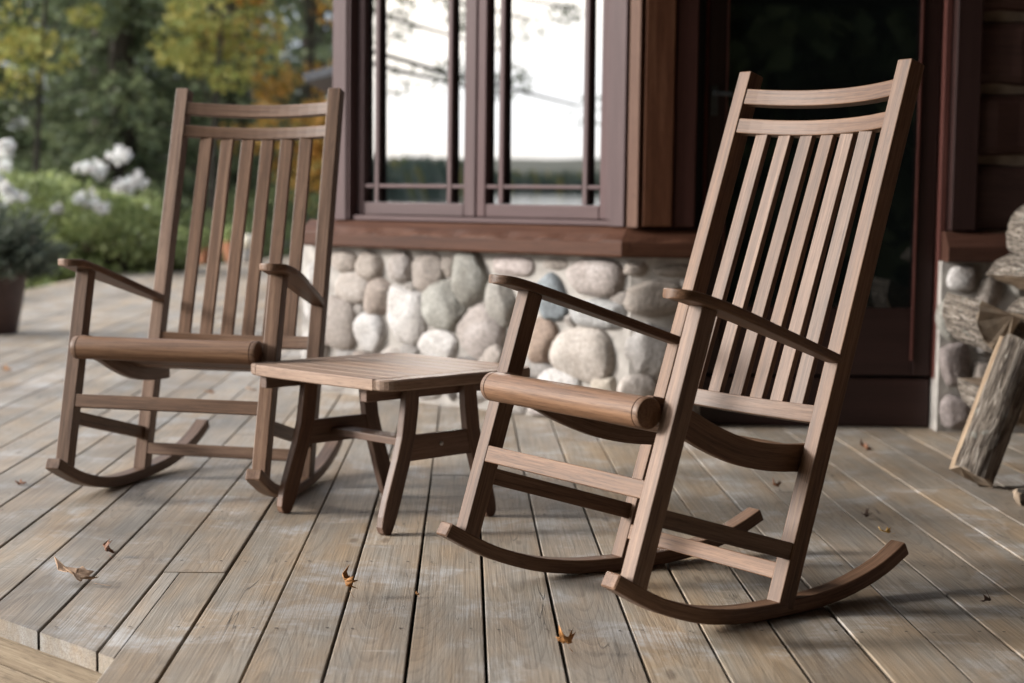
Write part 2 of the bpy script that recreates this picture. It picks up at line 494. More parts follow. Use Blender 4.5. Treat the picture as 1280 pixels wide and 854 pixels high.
    rg.inputs['To Min'].default_value = 0.50; rg.inputs['To Max'].default_value = 0.74
    l.new(rg.outputs['Result'], b.inputs['Roughness'])
    b.inputs['Specular IOR Level'].default_value = 0.5
    hgt = math_(n, l, 'SUBTRACT', f, math_(n, l, 'MULTIPLY', check, 0.8))
    bump(n, l, b, hgt, 0.28, 0.004)
    return m
M['deck'] = deck_mat()
M['rim'] = wood_mat('pale_rim_timber', (0.13, 0.092, 0.058), (0.20, 0.150, 0.100), (0.27, 0.215, 0.150), rough=0.8, tone=0.05)

def stone_mats():
    m, n, l, b = new_mat('rounded_fieldstone')
    geo = n.new('ShaderNodeNewGeometry'); tc = n.new('ShaderNodeTexCoord')
    at = n.new('ShaderNodeAttribute'); at.attribute_name = 'tint'
    n1 = N(n, 'TexNoise', Scale=7.0, Detail=6.0, Roughness=0.6, Distortion=0.5); l.new(tc.outputs['Object'], n1.inputs['Vector'])
    n2 = N(n, 'TexNoise', Scale=75.0, Detail=3.0); l.new(tc.outputs['Object'], n2.inputs['Vector'])
    k1 = ramp(n, l, n1.outputs['Fac'], [(0.32, (0.78, 0.74, 0.70)), (0.66, (1.14, 1.13, 1.12))])
    k2 = ramp(n, l, n2.outputs['Fac'], [(0.3, 0.66), (0.66, 1.12)])
    c = mixc(n, l, 1.0, at.outputs['Color'], k1, 'MULTIPLY')
    c = mixc(n, l, 0.9, c, k2, 'MULTIPLY')
    l.new(c, b.inputs['Base Color']); b.inputs['Roughness'].default_value = 0.75
    b.inputs['Specular IOR Level'].default_value = 0.3
    hh = math_(n, l, 'ADD', math_(n, l, 'MULTIPLY', n1.outputs['Fac'], 1.2), math_(n, l, 'MULTIPLY', n2.outputs['Fac'], 0.35))
    bump(n, l, b, hh, 0.6, 0.016)
    g = plain_mat('pale_mortar', (0.335, 0.31, 0.285), 0.95, var=0.28, scale=16, bump_s=1.0)
    return m, g
M['stone'], M['mortar'] = stone_mats()

def glass_mat(name, ior, tint=(0.006, 0.008, 0.008), rough=0.0):
    m, n, l, b = new_mat(name)
    b.inputs['Base Color'].default_value = (*tint, 1)
    b.inputs['IOR'].default_value = ior
    b.inputs['Roughness'].default_value = rough
    tc = n.new('ShaderNodeTexCoord')
    nz = N(n, 'TexNoise', Scale=2.3, Detail=1.0); l.new(tc.outputs['Object'], nz.inputs['Vector'])
    bump(n, l, b, nz.outputs['Fac'], 0.05, 0.004)
    return m
M['pane'] = glass_mat('reflecting_window_glass', 3.2)
M['dpane'] = glass_mat('dark_door_glass', 1.6)

def water_mat():
    m, n, l, b = new_mat('lake_water')
    b.inputs['Base Color'].default_value = (0.02, 0.035, 0.04, 1)
    b.inputs['Roughness'].default_value = 0.08
    b.inputs['IOR'].default_value = 1.33
    tc = n.new('ShaderNodeTexCoord')
    nz = N(n, 'TexNoise', Scale=0.5, Detail=4.0); l.new(tc.outputs['Object'], nz.inputs['Vector'])
    bump(n, l, b, nz.outputs['Fac'], 0.12, 0.2)
    return m
M['water'] = water_mat()

def ground_mat():
    m, n, l, b = new_mat('garden_ground')
    tc = n.new('ShaderNodeTexCoord')
    a = N(n, 'TexNoise', Scale=0.9, Detail=7.0); l.new(tc.outputs['Object'], a.inputs['Vector'])
    c = ramp(n, l, a.outputs['Fac'], [(0.35, (0.035, 0.028, 0.018)), (0.5, (0.045, 0.055, 0.02)), (0.65, (0.06, 0.075, 0.025))])
    l.new(c, b.inputs['Base Color']); b.inputs['Roughness'].default_value = 0.95
    bump(n, l, b, a.outputs['Fac'], 0.6, 0.1)
    return m
M['ground'] = ground_mat()

M['spruce'] = leaf_mat('spruce_needles', (0.111, 0.143, 0.085), (0.169, 0.208, 0.117), (0.247, 0.280, 0.143), trans=0.4)
M['maple_green'] = leaf_mat('yellow_green_leaves', (0.299, 0.345, 0.103), (0.437, 0.414, 0.127), (0.632, 0.529, 0.161))
M['maple_gold'] = leaf_mat('golden_leaves', (0.34, 0.28, 0.08), (0.60, 0.36, 0.09), (0.70, 0.38, 0.10))
M['shrub'] = leaf_mat('shrub_leaves', (0.172, 0.218, 0.081), (0.276, 0.322, 0.127), (0.391, 0.425, 0.184))
M['shrub_dark'] = leaf_mat('dark_shrub_leaves', (0.098, 0.130, 0.052), (0.150, 0.189, 0.078), (0.221, 0.247, 0.104))
M['shrub_red'] = leaf_mat('purple_leaves', (0.06, 0.035, 0.03), (0.10, 0.06, 0.045), (0.12, 0.09, 0.05))
M['cypress'] = leaf_mat('dwarf_conifer', (0.08, 0.10, 0.07), (0.13, 0.15, 0.105), (0.19, 0.20, 0.15))
M['hazed_far_leaf'] = leaf_mat('hazed_far_shore_leaves', (0.20, 0.26, 0.20), (0.26, 0.32, 0.25), (0.33, 0.36, 0.26), trans=0.5)  # distance haze over the far shore painted in as paler leaf colour
M['petal'] = leaf_mat('white_petals', (0.72, 0.74, 0.72), (0.80, 0.80, 0.78), (0.82, 0.74, 0.72), trans=0.25)
M['leaf_tan'] = plain_mat('tan_dry_leaf', (0.42, 0.27, 0.17), 0.7, var=0.3, scale=40, bump_s=0.4)
M['leaf_brown'] = plain_mat('brown_dry_leaf', (0.16, 0.065, 0.028), 0.7, var=0.3, scale=40, bump_s=0.4)
M['leaf_orange'] = plain_mat('orange_dry_leaf', (0.36, 0.16, 0.045), 0.7, var=0.3, scale=40, bump_s=0.4)
M['leaf_yellow'] = plain_mat('yellow_dry_leaf', (0.44, 0.26, 0.06), 0.7, var=0.3, scale=40, bump_s=0.4)
M['leaf_dark'] = plain_mat('dark_dry_leaf', (0.06, 0.03, 0.018), 0.7, var=0.3, scale=40, bump_s=0.4)

# ------------------------------------------------------------------ ground, lake, far shore
def ground():
    xs = np.r_[np.linspace(-2600, -60, 18), np.linspace(-50, -16, 12), np.linspace(-14, 12, 27), np.linspace(20, 2600, 14)]
    ys = np.r_[np.linspace(-2600, -60, 14), np.linspace(-50, 60, 34), np.linspace(80, 2600, 14)]
    X, Y = np.meshgrid(xs, ys, indexing='ij')
    Z = np.full_like(X, -0.42)
    Z = np.where(X < -11, -0.42 - (-11 - X) * 0.14, Z)
    Z = np.where(X < -40, -4.6, Z)
    far = X < -1000
    Z = np.where(far, -4.6 + (-1000 - X) * 0.03, Z)
    Z = Z + np.where((Y > 25) & (X > -30), (Y - 25) * 0.012, 0)
    n, m_ = X.shape
    V = np.stack([X, Y, Z], -1).reshape(-1, 3)
    F = [(i * m_ + j, (i + 1) * m_ + j, (i + 1) * m_ + j + 1, i * m_ + j + 1) for i in range(n - 1) for j in range(m_ - 1)]
    tag(raw_mesh('ground', V, F, M['ground']), kind='structure')
    V = [(-1400, -2400, -3.2), (-20, -2400, -3.2), (-20, 2400, -3.2), (-1400, 2400, -3.2)]
    tag(raw_mesh('lake', V, [(0, 1, 2, 3)], M['water']), kind='structure')
ground()

def far_forest():
    """the wooded far shore of the lake: a mass of small crowns, seen in the window's reflection"""
    V, F, mi = [], [], []
    def cone(x, y, z, h, r, m_):
        o = len(V); k = 6; a0 = random.random()
        for lvl, (rr, hh) in enumerate(((r, 0.0), (r * .75, h * .4), (r * .3, h * .8))):
            for i in range(k):
                a = a0 + 6.283 * i / k
                q = rr * random.uniform(.7, 1.2)
                V.append((x + q * math.cos(a), y + q * math.sin(a), z + hh))
        for lvl in range(2):
            for i in range(k):
                F.append((o + lvl * k + i, o + lvl * k + (i + 1) % k, o + lvl * k + k + (i + 1) % k, o + lvl * k + k + i)); mi.append(m_)
        t = len(V); V.append((x, y, z + h)); V.append((x, y, z + h * .97))
        for i in range(k):
            F.append((o + 2 * k + i, o + 2 * k + (i + 1) % k, t, t + 1)); mi.append(m_)
    for _ in range(2200):
        a = random.uniform(-14, 60) if random.random() < .3 else random.uniform(0, 24)
        d = random.uniform(900, 990)
        # a nearer wooded point fills the low angles (left casement), the open bay the higher ones
        if a < 11.5: d = random.uniform(430, 520) + max(0, a - 9) * 60
        x, y = -d * math.cos(R(a)), -d * math.sin(R(a)) + 6
        h = random.uniform(8, 14) * (1.0 if d > 600 else 1.0)
        cone(x, y, -3.6, h, h * random.uniform(.22, .4), random.choice((0, 0, 0, 1)))
    tag(raw_mesh('forest', V, F, [M['hazed_far_leaf'], M['maple_green']], mi=mi), kind='stuff')
far_forest()

# ------------------------------------------------------------------ deck
SB = -0.0278                                             # boards run almost straight away from the camera
DB = Vector((math.sin(SB), math.cos(SB), 0)); NB = Vector((math.cos(SB), -math.sin(SB), 0))
PITCH, OFF0, GAP = 0.1433, 0.0445, 0.0062
A_E = Vector((-0.717, 3.015)); D_E = Vector((-0.721, 0.693))
def deck():
    mb = MB()
    def seg(o0, o1, t0, t1, skew0=0.0, skew1=0.0):
        """one board between offsets o0..o1, along t0..t1; skew = dt per unit offset at each end"""
        oc, hw, th = (o0 + o1) / 2, (o1 - o0) / 2, 0.036
        dz = random.uniform(-0.0012, 0.0012)
        ro = (random.uniform(-80, 80), random.uniform(-0.05, 0.05), random.uniform(0.02, 0.10))
        c = 0.0019
        sec = [(-hw, -c), (-hw + c * .3, -c * .3), (-hw + c, 0), (hw - c, 0), (hw - c * .3, -c * .3), (hw, -c), (hw, -th), (-hw, -th)]
        rs, gs = [], []
        nseg = max(1, int((t1 - t0) / 0.8))
        for i in range(nseg + 1):
            k = i / nseg; sk = skew0 * (1 - k) + skew1 * k
            wob = random.uniform(-0.0009, 0.0009)
            ring, gr = [], []
            for a, z in sec:
                t = t0 + (t1 - t0) * k + sk * a
                p = DB * t + NB * (oc + a + wob)
                ring.append(Vector((p.x, p.y, z + dz))); gr.append((t + ro[0], a + ro[1], z + ro[2]))
            rs.append(ring); gs.append(gr)
        rs = [list(reversed(r)) for r in rs]; gs = [list(reversed(r)) for r in gs]
        mb.rings(rs, gs)
    # left boundary of the deck: t (distance along the boards) interval for an offset
    e_t = lambda o: None
    det = DB.x * D_E.y - DB.y * D_E.x
    def edge_t(o):      # crossing of the 45-degree front edge
        p0 = NB.to_2d() * o
        q = A_E - p0
        return (q.x * D_E.y - q.y * D_E.x) / (DB.x * D_E.y - DB.y * D_E.x)
    for k in range(-36, 46):
        o0, o1 = OFF0 + PITCH * k + GAP / 2, OFF0 + PITCH * (k + 1) - GAP / 2
        oc = (o0 + o1) / 2
        sk0 = 0.0
        if o1 < -0.633:
            t0 = edge_t(oc); sk0 = (edge_t(o1) - edge_t(o0)) / (o1 - o0)
        else:
            t0 = -1.6 if o0 > -0.6 else None
        t1 = 24.0 if oc < -0.35 else (8.0 if oc < 0.6 else 6.6)
        if oc < -2.4: t1 = 23.8 - (-2.4 - oc) * 4.5
        if oc < -3.80: continue
        if t0 is None:                                    # the notched board at the corner
            tm = edge_t(-0.6525)
            seg(o0, -0.6335, edge_t((o0 - 0.6335) / 2), 4.35, (edge_t(-0.6335) - edge_t(o0)) / (-0.6335 - o0), 0)
            seg(-0.6335 + 0.0003, o1, -1.6, 4.35)
            t0 = 4.356
        joints = []
        t = t0 + (random.uniform(1.4, 4.4) if t0 > -1 else random.uniform(3.0, 8.5))
        if abs(oc + 0.600) < 0.02: t = 3.745
        while t < t1 - 0.6:
            joints.append(t); t += random.uniform(2.6, 4.6)
        a = t0
        for j in joints + [t1]:
            seg(o0, o1, a, j - (0.0015 if j != t1 else 0), sk0 if a == t0 else 0, 0)
            a = j + 0.0015
    # rusty screw heads over the joists
    mb.mat_index = 1
    for k in range(-24, 14):
        oc = OFF0 + PITCH * (k + .5)
        for t in np.arange(1.42, 11, .61):
            if oc < -0.633 and t < edge_t(oc) + .05: continue
            for q in (-.046, .046):
                p = DB * (t + random.uniform(-.006, .006)) + NB * (oc + q + random.uniform(-.004, .004))
                if p.y > 6.2 and p.x > .3: continue
                ring = [Vector((p.x + .0036 * math.cos(a), p.y + .0036 * math.sin(a), .0022)) for a in np.linspace(0, 6.283, 9)[:-1]]
                mb.add(ring, [list(range(8))], ring)
    d = mb.build('deck', [M['deck'], M['screw']])
    tag(d, kind='structure')
    # rim timbers under the 45-degree edge, seen at the lower left corner
    mr = MB()
    dx = Vector((D_E.x, D_E.y, 0)); nx = Vector((-0.693, -0.721, 0))
    p = Vector((A_E.x, A_E.y, 0))
    a, b = p - dx * 0.115, p + dx * 5.6
    for z0, z1, off in ((-0.098, -0.038, -0.006), (-0.215, -0.101, -0.012), (-0.36, -0.222, -0.012)):
        c0 = a + nx * (off - 0.022) + Vector((0, 0, (z0 + z1) / 2)); c1 = b + nx * (off - 0.022) + Vector((0, 0, (z0 + z1) / 2))
        mr.bar(c0, c1, nx, 0.022, (z1 - z0) / 2, 0.004)
    tag(mr.build('rim_timber', M['rim'], d))
    # joists and the shadowed void
    mj = MB()
    for y in np.arange(0.5, 24, 0.8):
        mj.box(-0.6 if y < 3.6 else (-3.0 if y < 9 else -3.6), 5.5 if y < 6 else -0.2, y - .02, y + .02, -0.2, -0.04, 0.002)
    mj.build('joist', M['roof'], d)
deck()

# ------------------------------------------------------------------ rocking chair
WO, PW, KT = 0.305, 0.0395, -0.0692                       # half width, post width, taper
RB, RT = np.array((0.4076, 0.0256)), np.array((0.7604, 1.1475))
FB, FT = np.array((0.0, 0.1288)), np.array((0.1584, 0.6432))
WR0, WR1 = 0.2768, 0.2658
X = Vector((1, 0, 0))

def make_chair(label):
    m = M['chair']
    root = empty('rocking_chair')
    tag(root, label, 'rocking chair', 'rocking chairs on the deck')
    rt_d = (RT - RB) / np.linalg.norm(RT - RB); rt_n = np.array((rt_d[1], -rt_d[0]))
    ft_d = (FT - FB) / np.linalg.norm(FT - FB); ft_n = np.array((ft_d[1], -ft_d[0]))
    v3 = lambda x, yz: Vector((x, yz[0], yz[1]))
    low = spline([(-.049, .1215), (.011, .0875), (.08, .054), (.173, .0235), (.24, .0105), (.298, .0035), (.36, .0006), (.43, 0.0), (.50, .001), (.56, .005), (.63, .0145), (.701, .031), (.76, .051), (.822, .081)], 34)
    inner_w = lambda y, z: (WR0 + (WR1 - WR0) * max(0, min(1, (z - RB[1]) / (RT[1] - RB[1])))) - PW
    for s in (-1, 1):
        # rocker
        b = MB(); st = []
        for i in range(len(low)):
            a = low[max(0, i - 1)]; c = low[min(len(low) - 1, i + 1)]
            t = (c - a) / np.linalg.norm(c - a); nn = np.array((-t[1], t[0]))
            x = s * (WO + KT * low[i][0] - PW / 2)
            h = 0.0155
            ctr = low[i] + nn * h
            st.append((v3(x, ctr), X, v3(0, nn), 0.0215, h))
        b.sweep(st, 0.0035, smooth=False, endch=0.003)
        b.build('rocker', m, root)
        # front leg
        b = MB()
        p0 = FB + ft_n * 0.0205 - ft_d * 0.022; p1 = FT + ft_n * 0.0205 + ft_d * 0.001
        b.bar(v3(s * (WO - PW / 2), p0), v3(s * (WO - PW / 2), p1), X, PW / 2, 0.0205, 0.0022)
        b.build('leg', m, root)
        # tall rear post
        b = MB()
        p0 = RB + rt_n * 0.0215 - rt_d * 0.004; p1 = RT + rt_n * 0.0215
        b.bar(v3(s * (WR0 - PW / 2), p0), v3(s * (WR1 - PW / 2), p1), X, PW / 2, 0.0215, 0.0022)
        b.build('tall_post', m, root)
        # side stretcher
        b = MB()
        b.bar((s * (WO - .017 - .005), .066, .2435), (s * (WR0 + .001 - .017), .452, .129), X, 0.011, 0.0178, 0.0018)
        b.build('stretcher', m, root)
        # armrest
        b = MB()
        u0 = spline([(.080, .6590), (.11, .6555), (.158, .6432), (.25, .6145), (.40, .5655), (.566, .5105)], 80)
        yy = np.r_[.080 + .034 * (1 - np.cos(np.linspace(.12, math.pi / 2, 14))), np.linspace(.120, .566, 34)]
        und = np.stack([yy, np.interp(yy, u0[:, 0], u0[:, 1])], 1)
        st = []
        for i, p in enumerate(und):
            a = und[max(0, i - 1)]; c = und[min(len(und) - 1, i + 1)]
            t = (c - a) / np.linalg.norm(c - a); nn = np.array((-t[1], t[0]))
            y = p[0]; k = (y - .08) / .486
            xi = 0.2575 + (inner_w(.566, .52) - 0.2575) * k
            xo = 0.331 + 0.006 * math.sin(min(1, k / .55) * math.pi) + (0.2735 - 0.331) * max(0, (k - .18) / .82) ** 1.35
            d = y - .08                                   # rounded front end
            if d < .034:
                q = math.sqrt(max(0, 1 - ((.034 - d) / .034) ** 2))
                cx, hw = (xi + xo) / 2, (xo - xi) / 2
                hw = max(hw * q, .004)
                xi, xo = cx - hw, cx + hw
            ctr = p + nn * .0098
            st.append((v3(s * (xi + xo) / 2, ctr), X, v3(0, nn), (xo - xi) / 2, .0098))
        b.sweep(st, 0.0045, endch=0.0)
        b.build('armrest', m, root)
    # front and rear stretchers
    b = MB()
    c = FB + ft_d * ((.294 - FB[1]) / ft_d[1]) + ft_n * .013
    xw = WO - PW + .001
    b.bar(v3(-xw, c), v3(xw, c), v3(0, ft_d), .018, .0115, .0018); b.build('stretcher', m, root)
    b = MB()
    c = RB + rt_d * ((.089 - RB[1]) / rt_d[1]) + rt_n * .013
    xw = WR0 - PW + .001
    b.bar(v3(-xw, c), v3(xw, c), v3(0, rt_d), .0172, .0115, .0018); b.build('stretcher', m, root)
    # back: bowed rails and slats
    def rail(mbx, z, hv, hn, bow, setb):
        base = RB + rt_d * ((z - RB[1]) / rt_d[1])
        xw = inner_w(0, z) + .001
        st = []
        for x in np.linspace(-xw, xw, 15):
            o = bow * (1 - (x / xw) ** 2) + setb + hn
            st.append((v3(x, base + rt_n * o), v3(0, rt_d), v3(0, rt_n), hv, hn))
        mbx.sweep(st, .0022, endch=0.0)
    b = MB(); rail(b, .4065, .0185, .012, .018, .003)
    back = b.build('backrest', m, root)
    b = MB(); rail(b, 1.0885, .0190, .011, .033, .003); b.build('crest_rail', m, back)
    b = MB(); rail(b, 1.0205, .0180, .011, .033, .003); b.build('crest_rail', m, back)
    for i in range(6):
        x0 = (i - 2.5) * .0665
        x1 = (i - 2.5) * .0645
        b = MB(); st = []
        for k in np.linspace(0, 1, 7):
            z = .422 + (1.008 - .422) * k
            x = x0 + (x1 - x0) * k
            bow = (.018 + .015 * k) * (1 - (x / .23) ** 2)
            base = RB + rt_d * ((z - RB[1]) / rt_d[1])
            st.append((v3(x, base + rt_n * (bow + .014)), X, v3(0, rt_n), .0195, .007))
        b.sweep(st, .0018, endch=0.0)
        b.build('slat', m, back)
    # seat: scooped side rails, slats, round front roll
    top = spline([(.078, .470), (.105, .466), (.14, .454), (.186, .436), (.251, .403), (.332, .371), (.414, .352), (.502, .3425), (.535, .341)], 26)
    def top_at(y):
        return np.interp(y, top[:, 0], top[:, 1])
    b = MB()
    ys = np.linspace(.135, .495, 8)
    for y in ys:
        z = top_at(y) - .005; dz = (top_at(y + .01) - top_at(y - .01)) / .02
        t = Vector((0, 1, dz)).normalized(); nn = Vector((0, -t.z, t.y))
        c = Vector((0, y, z)) - nn * .008
        xw = WO + KT * y - PW - .022
        b.sweep([(c - X * xw, t, nn, .021, .008), (c + X * xw, t, nn, .021, .008)], .002)
    seat = b.build('seat', m, root)
    for s in (-1, 1):
        b = MB(); st = []
        for i, p in enumerate(top):
            a = top[max(0, i - 1)]; c = top[min(len(top) - 1, i + 1)]
            t = (c - a) / np.linalg.norm(c - a); nn = np.array((-t[1], t[0]))
            x = s * (WO + KT * p[0] - PW - .0115)
            hv = .0285 if p[0] > .15 else .024
            st.append((v3(x, p - nn * hv), X, v3(0, nn), .0105, hv))
        b.sweep(st, .002)
        b.build('seat_rail', m, seat)
    b = MB()
    r = .0315
    prof = [(r - .006, -.268), (r - .002, -.2665), (r, -.263), (r, -.2525), (r - .0022, -.2518), (r - .0022, -.2505), (r, -.2498)]
    prof = prof + [(r, x) for x in np.linspace(-.2, .2, 9)] + [(a, -h) for a, h in reversed(prof)]
    ro = random.uniform(-9, 9)
    b.lathe(prof, (0, .0645, .4385), 40, axis='x', smooth=True)
    roll = b.build('front_roll', m, seat)
    return root, float(low[:, 1].min())

chair, _ = make_chair('rocking chair nearest the camera, turned sideways before the dark door')
def pose_chair(o, cx, cy, yaw, tilt, dz):
    Mx = (Matrix.Translation((cx, cy, dz)) @ Matrix.Rotation(yaw, 4, 'Z') @ Matrix.Rotation(tilt, 4, 'X') @ Matrix.Translation((0, -.35, 0)))
    o.location = Mx.translation; o.rotation_euler = Mx.to_euler()
pose_chair(chair, 0.3439, 3.5704, -0.9609, 0.0, 0.0005)
chair2 = copy_tree(chair)
chair2['label'] = 'rocking chair facing the camera, left of the small table, garden behind it'
pose_chair(chair2, -0.8630, 4.838, -0.2318, 0.0533, 0.0)
# let the tilted rocker touch the deck
bpy.context.view_layer.update()
zmin = min((c.matrix_world @ v.co).z for c in chair2.children if c.name.startswith('rocker') for v in c.data.vertices)
chair2.location.z += 0.0008 - zmin

# ------------------------------------------------------------------ side table
def make_table():
    m = M['table']
    root = empty('side_table', (-0.320, 4.440, 0), (0, 0, R(-43.66)))
    tag(root, 'low slatted wooden side table with splayed legs between the two rocking chairs', 'side table')
    hx, hy, z0, z1 = .284, .264, .372, .4005
    b = MB()
    def corner(cx, cy, r, a0, a1, k=7):
        return [(cx + r * math.cos(R(a)), cy + r * math.sin(R(a))) for a in np.linspace(a0, a1, k)]
    def bow(x): return .010 * (1 - (x / hx) ** 2)        # long edges bow out slightly
    ew, r = .052, .045
    ny = 9
    gap = .0035
    # breadboard ends with rounded outer corners
    out = [(hx - ew, -hy - bow(hx - ew))] + corner(hx - r, -hy + r, r, -90, 0) + corner(hx - r, hy - r, r, 0, 90) + [(hx - ew, hy + bow(hx - ew))]
    b.plate(out, z0, z1, .004, grain='y')
    b.plate([(-x, -y) for x, y in out], z0, z1, .004, grain='y')
    ys = np.linspace(-hy, hy, ny + 1)
    xe = hx - ew - gap * .7
    for i in range(ny):
        y0, y1 = ys[i] + gap / 2, ys[i + 1] - gap / 2
        if i == 0:
            o = [(x, -hy - bow(x)) for x in np.linspace(-xe, xe, 9)] + [(xe, y1), (-xe, y1)]
        elif i == ny - 1:
            o = [(-xe, y0), (xe, y0)] + [(x, hy + bow(x)) for x in np.linspace(xe, -xe, 9)]
        else:
            o = [(-xe, y0), (xe, y0), (xe, y1), (-xe, y1)]
        b.plate(o, z0, z1, .0025, grain='x')
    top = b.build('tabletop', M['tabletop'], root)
    fx, th, sc, zs = .199, .024, .87, 1.014
    prof = [(.372, .089, .139), (.365, .09, .14), (.30, .0955, .1495), (.24, .105, .159), (.185, .121, .177), (.13, .142, .199), (.085, .158, .217), (.045, .174, .230), (.020, .186, .2345), (.006, .194, .230), (0.0, .202, .221)]
    for xs in (-fx, fx):
        for s in (-1, 1):
            b = MB(); st = []
            for z, i, o in prof:
                st.append((Vector((xs - th / 2, s * (i + o) / 2 * sc, z * zs)), X, Vector((0, 1, 0)), th / 2, (o - i) / 2 * sc))
            b.sweep(list(reversed(st)), .003, endch=0.0)
            b.build('leg', m, root)
        b = MB()
        b.box(xs - .021, xs - .004, -.112, .112, .178, .243, .002)
        rail = b.build('crossbar', m, root)
        if xs > 0:
            k = MB(); k.lathe([(.0055, 0), (.0055, .003), (.0035, .0048)], (xs - .0042, 0, .214), 14, axis='x', smooth=False)
            k.lathe([(.0018, .0045), (.0018, .006)], (xs - .0042, 0, .214), 8, axis='x', smooth=False)
            k.build('bolt', M['steel'], rail)
        b = MB(); b.box(xs - th - .026, xs - th - .001, -.236, .236, .336, .3715, .002)
        b.build('batten', m, root)
    b = MB(); b.box(-fx - .003, fx - .022, -.034, .034, .197, .216, .002)
    b.build('stretcher', m, root)
make_table()

# ------------------------------------------------------------------ the cabin
AW = R(-51.4)
E_ = Vector((-math.sin(AW), -math.cos(AW), 0)); NO = Vector((-math.cos(AW), math.sin(AW), 0))
C0 = Vector((0.094, 6.545, 0))
BAY = Matrix(((E_.x, -NO.x, 0, C0.x), (E_.y, -NO.y, 0, C0.y), (0, 0, 1, 0), (0, 0, 0, 1)))   # x along the wall to the right, y inwards
YF = 6.27                                                   # plane of the door wall

cabin = empty('log_cabin', (0.415, 6.27, 0))
tag(cabin, 'log cabin with fieldstone base, mauve framed bay window and dark glazed door', 'cabin')
bpy.context.view_layer.update()
def cpart(b, name, mats, parent=None):
    o = b.build(name, mats)
    par = parent or cabin
    o.parent = par
    o.matrix_parent_inverse = par.matrix_world.inverted() if par is cabin else Matrix.Identity(4)
    return o
def csub(b, name, mats, parent):
    o = b.build(name, mats); o.parent = parent
    return o

PAL = [(0.40, 0.345, 0.295), (0.45, 0.40, 0.35), (0.30, 0.275, 0.245), (0.36, 0.29, 0.235), (0.52, 0.50, 0.47), (0.33, 0.32, 0.28), (0.42, 0.37, 0.34), (0.25, 0.235, 0.22)]
WHITE, BLUE, GREEN, TAN, ORNG, GREY, TAUPE, PINK = (0.60, 0.59, 0.57), (0.20, 0.25, 0.28), (0.34, 0.345, 0.30), (0.43, 0.37, 0.31), (0.40, 0.275, 0.19), (0.33, 0.315, 0.295), (0.36, 0.315, 0.265), (0.34, 0.285, 0.27)
_ico = {}
def stone_wall(name, fr, rects, stones, depth=0.055):
    """mortar slab(s) in frame fr with stones bedded in it (x along, y inwards)"""
    import bmesh
    if 'v' not in _ico:
        bm = bmesh.new(); bmesh.ops.create_icosphere(bm, subdivisions=4, radius=1)
        bm.verts.ensure_lookup_table()
        _ico['v'] = np.array([v.co[:] for v in bm.verts]); _ico['f'] = [[v.index for v in f.verts] for f in bm.faces]; bm.free()
    b = MB(); b.mat_index = 1
    for x0, x1, z0, z1, y0, y1 in rects:
        b.box(x0, x1, y0, y1, z0, z1, 0.001, fr)
    tints = [(0.3, 0.3, 0.3)] * len(b.v)
    b.mat_index = 0
    m3 = fr.to_3x3()
    for x, z, a, h, rot, col, yy in stones:
        P = _ico['v'].copy()
        pw = random.uniform(.68, .9)
        P = np.sign(P) * np.abs(P) ** pw                    # slightly boxy pebble
        ph = rng.uniform(0, 6.28, 6); fq = rng.uniform(1.2, 2.6, 6)
        d = 1 + .06 * np.sin(P[:, 0] * fq[0] + ph[0]) + .06 * np.sin(P[:, 2] * fq[1] + ph[1] + P[:, 0]) + .03 * np.sin(P[:, 2] * fq[2] * 2 + ph[2]) + .03 * np.sin(P[:, 0] * fq[3] * 2.3 + ph[3])
        P = P * d[:, None]
        for _ in range(4):                                    # broken and worn flats
            nv = rng.normal(size=3); nv[1] = -abs(nv[1]) * .8; nv /= np.linalg.norm(nv)
            dd = P @ nv; lim = random.uniform(.80, 1.0)
            over = np.maximum(0, dd - lim); P = P - (over * .85)[:, None] * nv
        f2 = rng.uniform(5, 9, 3)
        P = P * (1 + .012 * np.sin(P @ f2 * 1.7 + ph[4]) + .010 * np.sin(P[:, [2, 0, 1]] @ f2 * 2.9 + ph[5]))[:, None]
        dep = min(depth, .75 * min(a, h)) * random.uniform(.85, 1.15)
        P = P * np.array([a, dep, h])
        c, s_ = math.cos(R(rot)), math.sin(R(rot))
        P = np.stack([P[:, 0] * c + P[:, 2] * s_, P[:, 1], -P[:, 0] * s_ + P[:, 2] * c], 1)
        P += np.array([x, yy, z])
        Pw = [fr @ Vector(p) for p in P]
        b.add(Pw, _ico['f'], Pw, True)
        j = random.uniform(.80, .95); g = sum(col) / 3; pk = (1.005, .985, .995)
        tints += [tuple((k * .65 + g * .35) * j * q * .92 for k, q in zip(col, pk))] * len(Pw)
    o = cpart(b, name, [M['stone'], M['mortar']])
    at = o.data.attributes.new('tint', 'FLOAT_COLOR', 'POINT')
    at.data.foreach_set('color', np.array([(*t, 1) for t in tints], np.float32).ravel())
    return o

